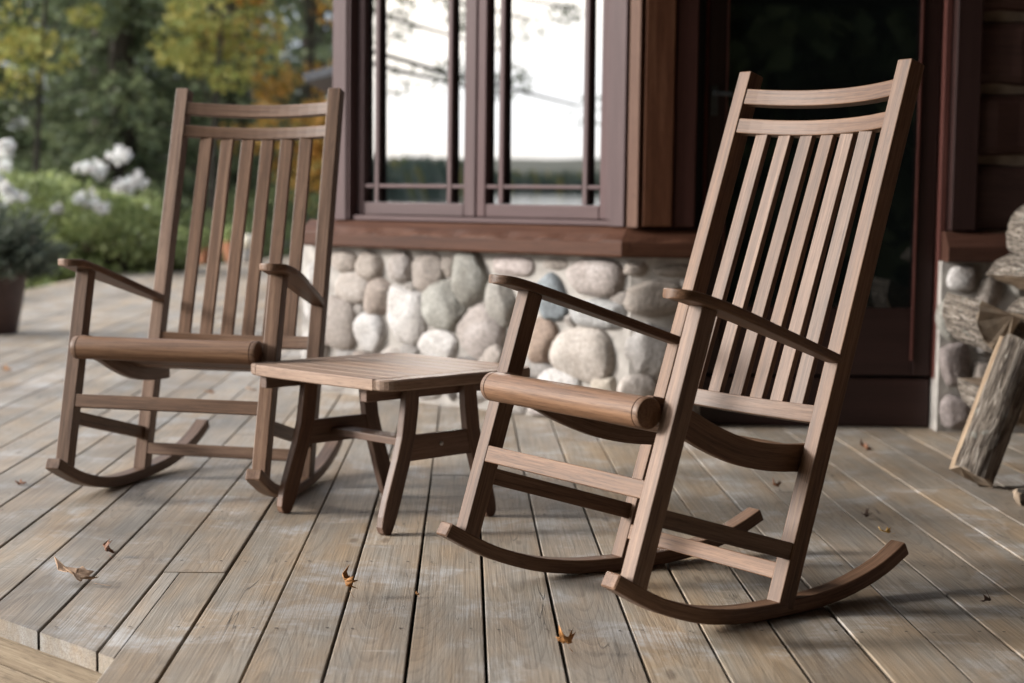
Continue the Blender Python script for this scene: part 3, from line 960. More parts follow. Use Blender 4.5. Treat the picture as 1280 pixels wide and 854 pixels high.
bay_st = [(-1.040, .564, .080, .044, 0, TAN), (-.890, .558, .069, .060, 15, TAN), (-.713, .558, .067, .060, 0, (.47, .43, .40)), (-.567, .537, .081, .082, 0, PAL[0]), (-.460, .567, .028, .045, 0, TAUPE),
          (-.337, .520, .084, .106, 0, GREEN), (-.987, .457, .108, .063, 0, PAL[1]), (-.825, .424, .073, .077, 20, PAL[3]), (-.689, .357, .103, .121, 0, WHITE), (-.475, .414, .107, .097, 0, GREEN),
          (-1.077, .309, .105, .110, 0, PAL[0]), (-.884, .279, .083, .081, 0, WHITE), (-.288, .311, .112, .106, 0, PAL[6]), (-.508, .249, .095, .056, 0, WHITE), (-.191, .428, .069, .104, 0, PAL[5]),
          (-1.128, .043, .097, .035, 0, PAL[4]), (-.562, .061, .083, .045, 0, PAL[4]), (-.428, .085, .038, .055, 0, GREY), (-.322, .067, .084, .045, 0, WHITE), (-.117, .576, .100, .040, 0, (.46, .39, .36)),
          (.088, .595, .062, .026, 0, TAUPE), (.267, .550, .119, .071, 0, PAL[6]), (.074, .465, .066, .096, -25, BLUE), (.296, .412, .125, .055, 0, (.40, .42, .42)), (.027, .295, .074, .081, 0, ORNG),
          (.220, .262, .140, .098, 0, (.46, .41, .35)), (-.006, .184, .087, .041, 0, GREY), (.119, .145, .100, .045, 0, WHITE), (.327, .140, .062, .042, 0, (.50, .44, .34)), (-.117, .110, .089, .054, 0, PAL[4]),
          (-.75, .150, .095, .065, 0, PAL[1]), (-.93, .125, .075, .06, 0, PAL[3]), (-.66, .205, .05, .03, 0, GREY), (-1.20, .50, .05, .06, 0, PAL[4]), (-1.22, .38, .05, .07, 0, WHITE), (-1.21, .20, .07, .09, 0, PAL[4]), (-1.02, .165, .055, .04, 0, GREY),
          (-.21, .215, .075, .055, 10, PAL[0]), (-.36, .17, .065, .035, 0, PAL[7]), (.24, .04, .12, .045, 0, PAL[1]), (.05, .045, .085, .042, 0, PAL[6]), (-.12, .03, .07, .03, 0, PAL[2]), (-.79, .045, .085, .042, 0, PAL[4]), (.385, .475, .045, .03, 0, PAL[2]), (.165, .385, .03, .03, 0, PAL[2]), (-.09, .36, .03, .05, 0, PAL[3]), (-.95, .37, .03, .03, 0, PAL[2]), (-.66, .47, .035, .03, 0, PAL[2])]
stone_wall('stone_wall', BAY, [(-1.30, 0.4425, -0.35, 0.632, 0.004, 0.25)], [(x, z, a * 1.10, h * 1.10, r, c, 0.012) for x, z, a, h, r, c in bay_st])
FRT = Matrix.Translation((0, YF, 0))
fr_st = [(.603, .586, .077, .027, 0, TAUPE), (.535, .485, .108, .066, 0, TAUPE), (.525, .282, .100, .104, 15, GREY), (.485, .140, .080, .052, 0, PAL[1]), (.655, .343, .05, .074, 0, PAL[2]), (.64, .17, .07, .075, 0, PAL[3]), (.455, .590, .045, .028, 0, TAN), (.66, .52, .04, .05, 0, PAL[2]), (.53, .045, .07, .04, 0, PAL[0]), (.65, .05, .05, .045, 0, PAL[2])]
stone_wall('stone_wall', FRT, [(0.436, 0.702, -0.35, 0.632, 0.000, 0.25)], [(x, z, a * 1.06, h * 1.06, r, c, 0.010) for x, z, a, h, r, c in fr_st])
PIER = Matrix.Translation((0, 6.22, 0))
pr_st = [(1.655, .572, .058, .048, 0, WHITE), (1.645, .430, .068, .090, 0, GREEN), (1.640, .252, .056, .092, 0, PINK), (1.658, .078, .066, .062, 0, PINK), (1.76, .52, .05, .07, 0, TAN), (1.76, .36, .06, .075, 0, GREY), (1.75, .20, .06, .06, 0, TAN), (1.78, .08, .06, .05, 0, GREY)] + \
        [(1.9 + .17 * i, .09 + .16 * k + .03 * (i % 2), .075, .07, 0, random.choice(PAL)) for i in range(9) for k in range(4)]
stone_wall('stone_wall', PIER, [(1.582, 3.5, -0.35, 0.632, 0.020, 0.25)], [(x, z, a, h, r, c, 0.028) for x, z, a, h, r, c in pr_st], 0.05)

# --- sills (sloped top, live edge)
def sill():
    b = MB()
    def prof_ring(base, out, wob, top=.742):
        pts = [(-.12, .744), (.0, .741), (.035, .716), (.062 + wob, .692 + wob * .8), (.068, .686), (.068, .640), (.062, .632), (-.12, .633)]
        return [base + out * o + Vector((0, 0, z)) for o, z in pts]
    ro = random.uniform(-9, 9)
    rs, gs = [], []
    n = 60
    bis = (NO + Vector((0, -1, 0)));  corner = BAY @ Vector((0.418, 0, 0))
    mit = bis / (1 + NO.dot(Vector((0, -1, 0))))
    for i in range(n + 1):
        s_ = -1.245 + (0.418 + 1.245) * i / n
        base = BAY @ Vector((s_, 0, 0))
        out = NO if i < n else mit
        wob = 0.0045 * (math.sin(i * .55) + .6 * math.sin(i * 1.31 + 1))
        rs.append(prof_ring(base, out, wob)); gs.append([(s_ + ro, k * .03, z_.z) for k, z_ in enumerate(rs[-1])])
    for i in range(1, 14):
        x = corner.x + (0.700 - corner.x) * i / 13
        base = Vector((x, corner.y, 0))
        wob = 0.003 * math.sin(i * .8)
        rs.append(prof_ring(base, Vector((0, -1, 0)), wob)); gs.append([(x + 2 + ro, k * .03, z_.z) for k, z_ in enumerate(rs[-1])])
    rs = [list(reversed(r)) for r in rs]; gs = [list(reversed(r)) for r in gs]
    b.rings(rs, gs)
    cpart(b, 'window_sill', M['sill'])
    b = MB(); rs, gs = [], []
    for i in range(12):
        x = 1.590 + 2.0 * i / 11
        rs.append(prof_ring(Vector((x, 6.245, 0)), Vector((0, -1, 0)), .003 * math.sin(i * 2.1))); gs.append([(x + 7, k * .03, z_.z) for k, z_ in enumerate(rs[-1])])
    rs = [list(reversed(r)) for r in rs]; gs = [list(reversed(r)) for r in gs]
    b.rings(rs, gs)
    cpart(b, 'sill_beam', M['dsill'])
M['sill'] = wood_mat('red_brown_sill', (0.040, 0.016, 0.009), (0.070, 0.030, 0.018), (0.108, 0.052, 0.032), rough=0.6, tone=0.05, spec=0.18)
M['dsill'] = wood_mat('dark_sill', (0.045, 0.018, 0.011), (0.065, 0.027, 0.017), (0.09, 0.04, 0.026), rough=0.45, tone=0.05)
sill()

# --- bay window
ZT = 1.98
def window():
    b = MB()
    f = BAY
    b.box(-1.102, -1.021, -.012, .05, .7435, ZT + .1, .003, f)            # casings
    b.box(.346, .411, -.012, .05, .7435, ZT + .1, .003, f)
    b.box(-1.019, .344, -.012, .05, ZT, ZT + .1, .003, f)
    w = cpart(b, 'window', M['casing'])
    b = MB()
    b.box(-1.018, -1.008, -.004, .09, .746, ZT - .002, .002, f)            # jamb and light lower rail
    b.box(-1.005, .340, .012, .09, .746, .765, .002, f)
    b.box(.312, .343, .010, .09, .767, ZT - .002, .002, f)
    cpart_sub = csub(b, 'frame', M['casing'], w)
    for x0, x1, gl, gr, mu in ((-1.005, -.352, -.966, -.412, ((-.908, -.884), (-.506, -.482))), (-.344, .309, -.300, .261, ((-.236, -.212), (.176, .199)))):
        b = MB()
        zb, zt = .768, ZT - .01
        gz = .8205
        b.box(x0, gl, .040, .085, zb, zt, .004, f)
        b.box(gr, x1, .040, .085, zb, zt, .004, f)
        b.box(gl + .001, gr - .001, .041, .085, zb, gz, .004, f)
        b.box(gl + .001, gr - .001, .041, .085, zt - .05, zt, .004, f)
        for a, c in mu:
            b.box(a, c, .044, .064, gz + .001, zt - .051, .003, f)
        hz0, hz1 = .881, .897
        cuts = [gl] + [q for mm in mu for q in mm] + [gr]
        for k in range(0, len(cuts), 2):
            b.box(cuts[k] + .0008, cuts[k + 1] - .0008, .0445, .064, hz0, hz1, .003, f)
        sash = csub(b, 'sash', M['casing'], w)
        # shadowed inner bars seen through the double glazing are part of the pane
        p = MB()
        p.box(gl - .01, gr + .01, .0705, .0765, gz - .01, zt - .04, .0, f)
        dv = f.to_3x3() @ Vector((0, -1, 0))
        p.v = [tuple(Vector(q) + dv * .0050 * (q[2] - gz)) for q in p.v]      # panes lean out a hair
        csub(p, 'pane', M['pane'], sash)
    return w
win = window()

# --- walls above, posts, trim
b = MB()
b.box(-1.104, .43, .02, .30, ZT + .104, 2.75, .004, BAY)
b.box(-1.104, .43, .16, .30, .70, ZT + .10, .004, BAY)
cpart(b, 'wall', M['redwood'])
b = MB()
b.sweep([(BAY @ Vector((.4475, .012, .741)), E_, -NO, .0245, .022), (BAY @ Vector((.4475, .012, 2.75)), E_, -NO, .0245, .022)], .003)
M['post_lit'] = wood_mat('lit_post_face', (0.085, 0.042, 0.028), (0.120, 0.064, 0.044), (0.155, 0.088, 0.062), rough=0.5, tone=0.04, spec=0.15)  # paler copy of the post wood: light on its left face put into colour
cpart(b, 'corner_post_lit_face', M['post_lit'])
b = MB(); b.box(.4755, .584, 6.243, 6.40, .7455, 2.75, .004); cpart(b, 'corner_post', M['post'])
b = MB(); b.box(.588, .668, 6.252, 6.40, .7455, 2.75, .003); cpart(b, 'trim_board', M['redwood'])
b = MB(); b.box(.672, .704, 6.33, 6.45, .0, 2.75, .003); b.box(.672, 1.70, 6.60, 6.7, .0, 2.75, .003); b.box(.70, 1.70, 6.30, 6.6, 2.16, 2.75, .003)
cpart(b, 'wall', M['dark'])
# door
def door():
    b = MB()
    y0, y1 = 6.325, 6.37
    b.box(.716, .780, y0, y1, .198, 2.14, .004)
    b.box(1.504, 1.575, y0, y1, .198, 2.14, .004)
    b.box(.7815, 1.5025, y0 + .001, y1, .198, .452, .004)
    b.box(.7815, 1.5025, y0 + .001, y1, 2.02, 2.14, .004)
    d = cpart(b, 'door', M['door'])
    p = MB(); p.box(.778, 1.506, 6.345, 6.351, .450, 2.03, 0.0)
    csub(p, 'pane', M['dpane'], d)
    p = MB()
    p.box(1.4955, 1.5045, 6.316, 6.3245, .255, 2.03, .0018); p.box(.7805, .7880, 6.316, 6.3245, .455, 2.03, .0018)
    csub(p, 'glazing_bead', M['bead'], d)
    h = MB()
    h.box(.725, .752, 6.316, 6.3245, 1.16, 1.27, .002)
    h.bar((.738, 6.318, 1.240), (.738, 6.285, 1.240), (1, 0, 0), .007, .007, .002)
    h.bar((.733, 6.281, 1.240), (.800, 6.281, 1.237), (0, 0, 1), .008, .005, .002)
    csub(h, 'handle', M['iron'], d)
    b = MB()
    b.box(1.580, 1.603, 6.285, 6.42, .190, 2.2, .002)
    b.box(.705, .7125, 6.318, 6.42, .190, 2.16, .002)
    cpart(b, 'door_frame', M['bead'])
    b = MB(); b.box(1.608, 1.700, 6.228, 6.42, .7455, 2.3, .004)
    cpart(b, 'casing_board', M['door'])
    b = MB(); b.box(.704, 1.578, 6.335, 6.5, .002, .187, .005)
    cpart(b, 'doorstep', M['door'])
M['bead'] = wood_mat('red_door_bead', (0.085, 0.022, 0.016), (0.11, 0.03, 0.022), (0.14, 0.042, 0.03), rough=0.4, tone=0.03, streak=0.3)
door()
# squared log wall with chinking
b = MB()
for z0 in (.7455, 1.020, 1.280, 1.545, 1.805, 2.065, 2.325):
    z1 = {.7455: .992}.get(z0, z0 + .232)
    st = []
    for i in range(24):
        x = 1.692 + (3.5 - 1.692) * i / 23
        j = random.uniform(-.004, .004)
        st.append((Vector((x, 6.33 + j, (z0 + z1) / 2 + random.uniform(-.003, .003))), Vector((0, 1, 0)), Vector((0, 0, 1)), .085, (z1 - z0) / 2 + random.uniform(-.003, .003)))
    b.sweep(st, .034, endch=0.003)
cpart(b, 'log_wall', M['dlog'])
b = MB(); b.box(1.704, 3.5, 6.275, 6.40, .70, 2.7, .002); cpart(b, 'chinking', M['chink'])
# unseen wall added to block light; unseen porch roof stretched wide for shade
b = MB(); b.box(3.5, 3.8, -1.0, 6.5, -.3, 2.75, .01); cpart(b, 'shade_wall', M['dlog'])
b = MB(); b.box(-0.9, 3.9, -4.0, 6.8, 2.75, 2.87, .01)
cpart(b, 'porch_shade_roof', M['roof'])

# ------------------------------------------------------------------ firewood
def bark_mat():
    m, n, l, bs = new_mat('log_bark')
    at = n.new('ShaderNodeAttribute'); at.attribute_name = 'gc'
    mp = N(n, 'Mapping', Scale=(7.0, 90.0, 90.0)); l.new(at.outputs['Vector'], mp.inputs['Vector'])
    v = n.new('ShaderNodeTexNoise'); v.inputs['Scale'].default_value = 1.0; v.inputs['Detail'].default_value = 6; v.inputs['Distortion'].default_value = 1.2
    l.new(mp.outputs['Vector'], v.inputs['Vector'])
    c = ramp(n, l, v.outputs['Fac'], [(0.38, (0.035, 0.025, 0.018)), (0.5, (0.13, 0.105, 0.083)), (0.64, (0.26, 0.225, 0.19))])
    lz = N(n, 'TexNoise', Scale=26.0, Detail=4.0); l.new(at.outputs['Vector'], lz.inputs['Vector'])
    lich = ramp(n, l, lz.outputs['Fac'], [(0.62, 0.0), (0.70, 0.4)])
    c = mixc(n, l, lich, c, (0.26, 0.27, 0.24))
    l.new(c, bs.inputs['Base Color']); bs.inputs['Roughness'].default_value = 0.95
    bump(n, l, bs, v.outputs['Fac'], 1.0, 0.02)
    return m
M['logbark'] = bark_mat()
M['split'] = wood_mat('split_wood', (0.12, 0.080, 0.050), (0.23, 0.165, 0.110), (0.36, 0.275, 0.195), rough=0.85, tone=0.18, bump_s=0.6)
M['endgrain'] = plain_mat('log_end_grain', (0.23, 0.175, 0.125), 0.9, var=0.35, scale=26, bump_s=0.4)

def split_log(label, base, direction, length, rad, wedge=(0, 150), roll=0.0, group='split firewood beside the door', bare=0):
    """a split billet: bark on its round side over the wedge angles, pale split faces inside"""
    d = Vector(direction).normalized()
    up = Vector((0, 0, 1)) if abs(d.z) < .9 else Vector((0, 1, 0))
    u = d.cross(up).normalized(); v = d.cross(u).normalized()
    a0, a1 = R(wedge[0] + roll), R(wedge[1] + roll)
    nb_, ns_, nl = 12, 5, 18
    b = MB()
    ph = [random.uniform(0, 6.28) for _ in range(4)]
    rings = []
    for i in range(nl + 1):
        t = i / nl
        ring = []
        for k in range(nb_ + 1):
            a = a0 + (a1 - a0) * k / nb_
            r = rad * (1 + .03 * math.sin(3 * a + ph[0] + t * 1.5) + random.uniform(-.022, .022) + .015 * math.sin(t * 4 + ph[1]))
            ring.append((math.cos(a) * r, math.sin(a) * r))
        q = ring[0]; c = (.03 * rad * math.sin(t * 6 + ph[2]), .03 * rad * math.sin(t * 5 + ph[3]))
        e = ring[-1]
        for k in range(1, ns_):
            w = k / ns_; ring.append((e[0] + (c[0] - e[0]) * w + random.uniform(-.02, .02) * rad, e[1] + (c[1] - e[1]) * w + random.uniform(-.02, .02) * rad))
        ring.append(c)
        for k in range(1, ns_):
            w = k / ns_; ring.append((c[0] + (q[0] - c[0]) * w + random.uniform(-.02, .02) * rad, c[1] + (q[1] - c[1]) * w + random.uniform(-.02, .02) * rad))
        rings.append(ring)
    n = len(rings[0])
    gx = random.uniform(-30, 30)
    tl = lambda i, k: length * i / nl + ((random.uniform(-.008, .008)) if i in (0, nl) else 0)
    V, G = [], []
    B0 = Vector(base)
    for i in range(nl + 1):
        for k in range(n):
            x, y = rings[i][k]; t = tl(i, k)
            V.append(B0 + d * t + u * x + v * y); G.append((t + gx, x + gx, y))
    o = len(b.v)
    b.v += [tuple(p) for p in V]; b.g += G
    for i in range(nl):
        for k in range(n):
            k2 = (k + 1) % n
            b.f.append([i * n + k, i * n + k2, (i + 1) * n + k2, (i + 1) * n + k]); b.mi.append(0 if bare <= k < nb_ else 1); b.sm.append(False)
    # rough sawn ends
    b.f.append(list(reversed(range(n)))); b.mi.append(2); b.sm.append(False)
    b.f.append([nl * n + k for k in range(n)]); b.mi.append(2); b.sm.append(False)
    ob = b.build('split_log', [M['logbark'], M['split'], M['endgrain']])
    tag(ob, label, 'firewood log', group)
    return ob

split_log('split log with rough grey bark leaning steeply on the woodpile, foot on the deck', (1.372, 5.00, 0.028), (0.39, 0.34, 0.84), 0.45, 0.073, (-118, 70), roll=0, bare=1)
pile = [
    # x, y(front end), z, radius, wedge, roll, label
    (1.75, 5.52, .09, .105, (0, 100), 200, 'split log at the bottom of the woodpile, next to the stone pier'),
    (1.93, 5.48, .09, .10, (0, 95), 140, 'split log in the bottom row, right of the leaning log'),
    (2.12, 5.50, .09, .10, (0, 110), 250, 'bottom row split log furthest from the stone pier'),
    (1.655, 5.50, .245, .095, (0, 85), 95, 'grey faced split log standing on edge beside the pier stones'),
    (1.80, 5.46, .24, .10, (0, 95), 225, 'split log with dark ragged bark behind the top of the leaning log'),
    (1.98, 5.49, .25, .10, (0, 100), 160, 'split log in the second row at the picture edge'),
    (1.67, 5.47, .385, .07, (0, 70), 265, 'thin ochre split log projecting towards the pier'),
    (1.645, 5.52, .47, .105, (0, 85), 120, 'brown split log with a ridged face under the dark sill beam'),
    (1.79, 5.45, .40, .095, (0, 80), 185, 'pale pointed split log lying above the leaning log'),
    (1.95, 5.47, .43, .10, (0, 95), 240, 'split log of the third row beyond the pale pointed one'),
    (1.745, 5.47, .56, .095, (0, 85), 205, 'grey split log with a sharp lower edge in the upper row'),
    (1.90, 5.49, .59, .10, (0, 100), 300, 'split log of the upper row at the picture edge'),
    (1.79, 5.46, .735, .085, (0, 95), 150, 'topmost split log, pale and blunt ended, crowning the woodpile'),
]
for x, y, z, r, w, ro, lab in pile:
    split_log(lab, (x + .02, y, z), (random.uniform(-.05, .05), 1, random.uniform(-.03, .03)), random.uniform(.38, .44), r * 1.34, w, ro)
split_log('short dark splinter of bark lying on the deck below the woodpile', (1.43, 4.72, .015), (1, .25, .02), .16, .030, (0, 200), 215, group='').data.materials[1] = M['logbark']

# ------------------------------------------------------------------ fallen leaves
MAPLE = [(0, -.55), (.04, -.1), (.30, -.28), (.26, -.10), (.55, -.05), (.40, .10), (.48, .30), (.28, .26), (.22, .34), (.14, .62), (.0, .95)]
def fallen_leaf(label, x, y, size, mat, curl, rotz, tilt=(0, 0), lift=.004):
    out = MAPLE + [(-a, c) for a, c in reversed(MAPLE[1:-1])]
    V, F, n = [], [], len(out)
    rr = random.Random(label)
    levels = [0, .35, .7, 1.0]
    for lv in levels[1:]:
        for a, c in out:
            px, py = a * lv, .15 + (c - .15) * lv
            z = curl * (px * px * 1.3 + .5 * (py - .2) ** 2) + .10 * math.sin(px * 9 + rr.random() * .6) * abs(curl) + .07 * math.sin(py * 8)
            V.append((px, py, z))
    c0 = len(V); V.append((0, .15, 0))
    for i in range(n):
        j = (i + 1) % n
        F.append((c0, i, j))
        for L_ in range(2):
            F.append((L_ * n + i, (L_ + 1) * n + i, (L_ + 1) * n + j)); F.append((L_ * n + i, (L_ + 1) * n + j, L_ * n + j))
    # stalk
    k = len(V)
    for q in range(5):
        yy = -.5 - .12 * q
        V += [(-.012, yy, .03 * q), (.012, yy, .03 * q)]
        if q: F += [(k + 2 * q - 2, k + 2 * q - 1, k + 2 * q + 1), (k + 2 * q - 2, k + 2 * q + 1, k + 2 * q)]
    mt = Matrix.Rotation(rotz, 4, 'Z') @ Matrix.Rotation(tilt[0], 4, 'X') @ Matrix.Rotation(tilt[1], 4, 'Y') @ Matrix.Scale(size, 4)
    V = [mt @ Vector(p) for p in V]
    zm = min(p.z for p in V)
    V = [(p.x, p.y, p.z - zm) for p in V]
    o = raw_mesh('fallen_leaf', V, F, mat, smooth=True)
    sd = o.modifiers.new('thickness', 'SOLIDIFY'); sd.thickness = .0008
    o.location = (x, y, lift)
    tag(o, label, 'fallen leaf', 'fallen leaves scattered on the deck')
fallen_leaf('large pale tan maple leaf at the lower left, near the cut deck edge', -.926, 3.592, .080, M['leaf_tan'], .45, 1.2, (.30, .12))
fallen_leaf('curled brown leaf in a gap just beyond the pale tan leaf', -.935, 3.87, .036, M['leaf_brown'], 1.4, .5, (.4, 1.0))
fallen_leaf('upright curled orange leaf caught in a gap in front of the table', -.342, 3.50, .036, M['leaf_orange'], 1.5, 1.4, (1.2, .3), .001)
fallen_leaf('bright orange leaf in the gap at the bottom edge of the picture', .107, 3.075, .034, M['leaf_orange'], 1.2, 2.4, (.9, .6), .001)
fallen_leaf('tiny orange scrap of leaf on the gap between table and near chair', -.193, 3.514, .010, M['leaf_orange'], .8, .5, (.4, .2))
fallen_leaf('rust brown leaf near the doorstep', 1.196, 5.62, .044, M['leaf_brown'], 1.0, .8, (.5, .3))
fallen_leaf('small dark brown leaf behind the near chair under its seat side', .774, 4.864, .026, M['leaf_brown'], 1.2, 2.2, (.8, .4))
fallen_leaf('small yellow leaf just beyond the back tip of the near rocker', .959, 4.244, .027, M['leaf_yellow'], .9, 1.9, (.3, .4))
fallen_leaf('thin black twig-like leaf beyond the yellow leaf', .955, 4.47, .020, M['leaf_dark'], 3.0, 1.2, (.1, 1.3))
fallen_leaf('dark curled leaf at the lower right, alone on its board', 1.009, 3.495, .022, M['leaf_dark'], 1.9, 2.7, (.5, .9))
fallen_leaf('flat orange brown leaf at the left edge, before the far chair', -1.411, 4.82, .032, M['leaf_brown'], .5, .3, (.1, .1))
fallen_leaf('ochre leaf seen under the seat of the far chair', -1.272, 7.118, .040, M['leaf_orange'], .6, 2.0, (.2, .1))
fallen_leaf('pale leaf under the far chair close to the window wall', -1.12, 7.26, .045, M['leaf_tan'], .4, .9, (.1, .2))
fallen_leaf('orange brown leaf far left, short of the brown pot', -2.376, 7.908, .05, M['leaf_orange'], .7, .4, (.2, .2))
# ------------------------------------------------------------------ foliage builders
def leaf_quads(C, size, aspect=0.55, droop=0.0, along=None):
    """one rhombic leaf per centre; returns V, F"""
    n = len(C)
    d = rng.normal(size=(n, 3)); d[:, 2] -= droop
    if along is not None: d = d * .55 + along
    d /= np.linalg.norm(d, axis=1)[:, None]
    u = np.cross(d, rng.normal(size=(n, 3))); u /= np.linalg.norm(u, axis=1)[:, None]
    s = (size * rng.uniform(.65, 1.35, n))[:, None]
    V = np.empty((n, 4, 3))
    V[:, 0] = C - d * s * .5; V[:, 1] = C + u * s * aspect * .5; V[:, 2] = C + d * s * .5; V[:, 3] = C - u * s * aspect * .5
    return V.reshape(-1, 3), np.arange(n * 4).reshape(-1, 4)

def clumps(centres, radii, per):
    out = []
    for c, r in zip(centres, radii):
        p = rng.normal(size=(per, 3)); p /= np.linalg.norm(p, axis=1)[:, None]
        p *= (rng.uniform(.35, 1.0, per) ** .6)[:, None] * r * np.array([1, 1, .62])
        out.append(p + c)
    return np.vstack(out)

def tree_root(name, loc, label, cat, group):
    o = empty(name, loc)
    return tag(o, label, cat, group)

def limb_mesh(b, p0, p1, r0, r1, seg=6, k=5, wob=.0):
    p0, p1 = Vector(p0), Vector(p1)
    d = (p1 - p0).normalized(); u = d.cross(Vector((.3, .9, .2))).normalized(); v = d.cross(u)
    rs = []
    for i in range(k + 1):
        t = i / k; c = p0.lerp(p1, t) + u * wob * math.sin(t * 5) + v * wob * math.cos(t * 4)
        r = r0 + (r1 - r0) * t
        rs.append([c + u * r * math.cos(6.283 * q / seg) + v * r * math.sin(6.283 * q / seg) for q in range(seg)])
    b.rings(rs, rs, smooth=True)

def spruce(loc, h, w, label, lowz=.5, dens=1.0, mat='spruce', group='spruces behind the garden', maxz=None, leaf=.16):
    root = tree_root('spruce_tree', loc, label, 'tree', group)
    b = MB(); limb_mesh(b, (0, 0, -.3), (0, 0, h), .024 * h, .01, 8, 8, .03)
    C, D = [], []
    z = lowz
    while z < h * .97:
        L = w * (1 - z / h) ** .75 * random.uniform(.8, 1.15)
        for q in range(random.randint(4, 6)):
            a = random.uniform(0, 6.283)
            L2 = L * random.uniform(.7, 1.1)
            dx, dy = math.cos(a), math.sin(a)
            dr = random.uniform(.12, .34)
            if maxz is None or z < maxz: limb_mesh(b, (0, 0, z), (dx * L2, dy * L2, z - dr * L2), .012 + .004 * L2, .004, 4, 2)
            m_ = int(dens * 46 * max(.35, L2)); 
            if maxz is not None and z > maxz: m_ = m_ // 4
            t = rng.uniform(.12, 1.0, m_)
            spread = .30 * (1 - t * .55) * min(1.0, L2)
            P = np.stack([dx * L2 * t, dy * L2 * t, z - dr * L2 * t - .14 * t * t * L2 + .05 * np.sin(t * 9)], 1)
            side = rng.uniform(-1, 1, m_) * spread
            P[:, 0] += -dy * side; P[:, 1] += dx * side; P[:, 2] += rng.normal(0, .05, m_) - np.abs(side) * .25
            C.append(P); D.append(np.stack([dx - dy * np.sign(side) * .8, dy + dx * np.sign(side) * .8, np.full(m_, -.45)], 1))
        z += random.uniform(.20, .34) * (1 if z < (maxz or 99) else 2.2)
    C = np.vstack(C); D = np.vstack(D)
    b.build('trunk', M['bark'], root)
    V, F = leaf_quads(C, leaf, .42, along=D * .8)
    raw_mesh('crown', V, F, M[mat], root)
    return root

def broadleaf(loc, h, w, label, mat, lowz, group, per=90, nclump=70, leaf=.11):
    root = tree_root('maple_tree', loc, label, 'tree', group)
    b = MB(); limb_mesh(b, (0, 0, -.3), (.1, 0, h * .8), .008 * h, .02, 8, 6, .06)
    cs, rr = [], []
    for i in range(nclump):
        z = random.uniform(lowz, h); k = math.sin(math.pi * min(1, max(.12, (z - lowz + .6) / (h - lowz + .6)))) ** .6
        a = random.uniform(0, 6.283); r = w * k * math.sqrt(random.uniform(.05, 1))
        c = np.array([r * math.cos(a), r * math.sin(a), z]); cs.append(c); rr.append(random.uniform(.28, .62))
        if i % 2 == 0: limb_mesh(b, (0.02, 0, z * .75), c, .02, .006, 4, 3, .04)
    b.build('trunk', M['bark'], root)
    C = clumps(cs, rr, per)
    V, F = leaf_quads(C, leaf, .8)
    raw_mesh('crown', V, F, M[mat], root)
    return root

def shrub(name, loc, w, h, label, mat, group, per=120, n=22, leaf=.07, cat='shrub'):
    root = tree_root(name, loc, label, cat, group)
    b = MB(); cs, rr = [], []
    for i in range(n):
        a = random.uniform(0, 6.283); r = w * math.sqrt(random.random()); z = h * random.uniform(.08, 1) * math.sqrt(max(.1, 1 - (r / w) ** 2 * .6))
        c = np.array([r * math.cos(a), r * math.sin(a), z]); cs.append(c); rr.append(h * random.uniform(.16, .30))
        if i % 2 == 0: limb_mesh(b, (c[0] * .2, c[1] * .2, -.1), c, .008, .003, 4, 3, .01)
    b.build('stems', M['bark'], root)
    V, F = leaf_quads(clumps(cs, rr, per), leaf, .6)
    raw_mesh('foliage', V, F, M[mat], root)
    return root

# trees behind the garden (only their lower metres show)
SPR = [(-8.9, 27.5, 12, 2.3, 'spruce at the left edge of the picture behind the hydrangeas'),
       (-7.3, 30.5, 14, 2.4, 'tall spruce standing left of centre in the tree belt'),
       (-6.2, 27.0, 12, 2.2, 'dark spruce straight behind the left post of the far chair'),
       (-4.9, 30.0, 14, 2.3, 'dark spruce behind the back slats of the far chair'),
       (-4.0, 34.0, 15, 2.4, 'spruce half hidden behind the golden maple'),
       (-10.2, 33.0, 15, 2.6, 'spruce rising beyond the left edge of the picture'),
       (-8.3, 36.0, 15, 2.6, 'far spruce between the two front left spruces'),
       (-6.3, 37.0, 15, 2.6, 'far spruce in the gap left of the far chair')]
for x, y, h, w, lab in SPR:
    spruce((x, y, -.3), h, w, lab, lowz=random.uniform(.4, .9), maxz=6.0, dens=1.25)
broadleaf((-9.0, 24.5, -.3), 6.5, 1.7, 'yellow green maple at the upper left, in front of the spruces', 'maple_green', 1.9, 'autumn maples among the spruces', nclump=60)
broadleaf((-3.3, 27.0, -.3), 7.0, 1.5, 'golden maple next to the cabin window edge', 'maple_gold', 1.1, 'autumn maples among the spruces', nclump=70)
broadleaf((-4.5, 25.5, -.3), 7.0, 1.0, 'young yellow green maple above the far chair', 'maple_green', 2.6, 'autumn maples among the spruces', nclump=40)
broadleaf((-7.0, 25.0, -.3), 7.0, 0.9, 'thin yellow green maple showing between the dark spruces', 'maple_green', 2.7, 'autumn maples among the spruces', nclump=22)
def backwood():
    """the wood behind: one mass of trunks and leaves"""
    C = []
    for i in range(260):
        x = random.uniform(-22, 4); y = random.uniform(40, 52); z = random.uniform(-.3, 11)
        if random.random() < .6 and z > 1.6: continue
        C.append((x, y, z))
    C = np.array(C)
    P = clumps(C, np.full(len(C), 1.5), 130)
    V, F = leaf_quads(P, .34, .6)
    tag(raw_mesh('woods', V, F, M['shrub_dark']), kind='stuff')
backwood()
def rear_shade_wood():
    """wood added behind the camera to block light, seen only reflected in the door"""
    C = []
    for _ in range(640):
        a = R(random.uniform(-75, 66)); d = random.uniform(9.5, 14)
        C.append((0.6 - d * math.sin(a), 2.6 - d * math.cos(a), random.uniform(-.3, 12)))
    C = np.array(C)
    P = clumps(C, np.full(len(C), 1.5), 130)
    V, F = leaf_quads(P, .50, .7)
    tag(raw_mesh('woods', V, F, M['shrub_dark']), kind='stuff')
rear_shade_wood()

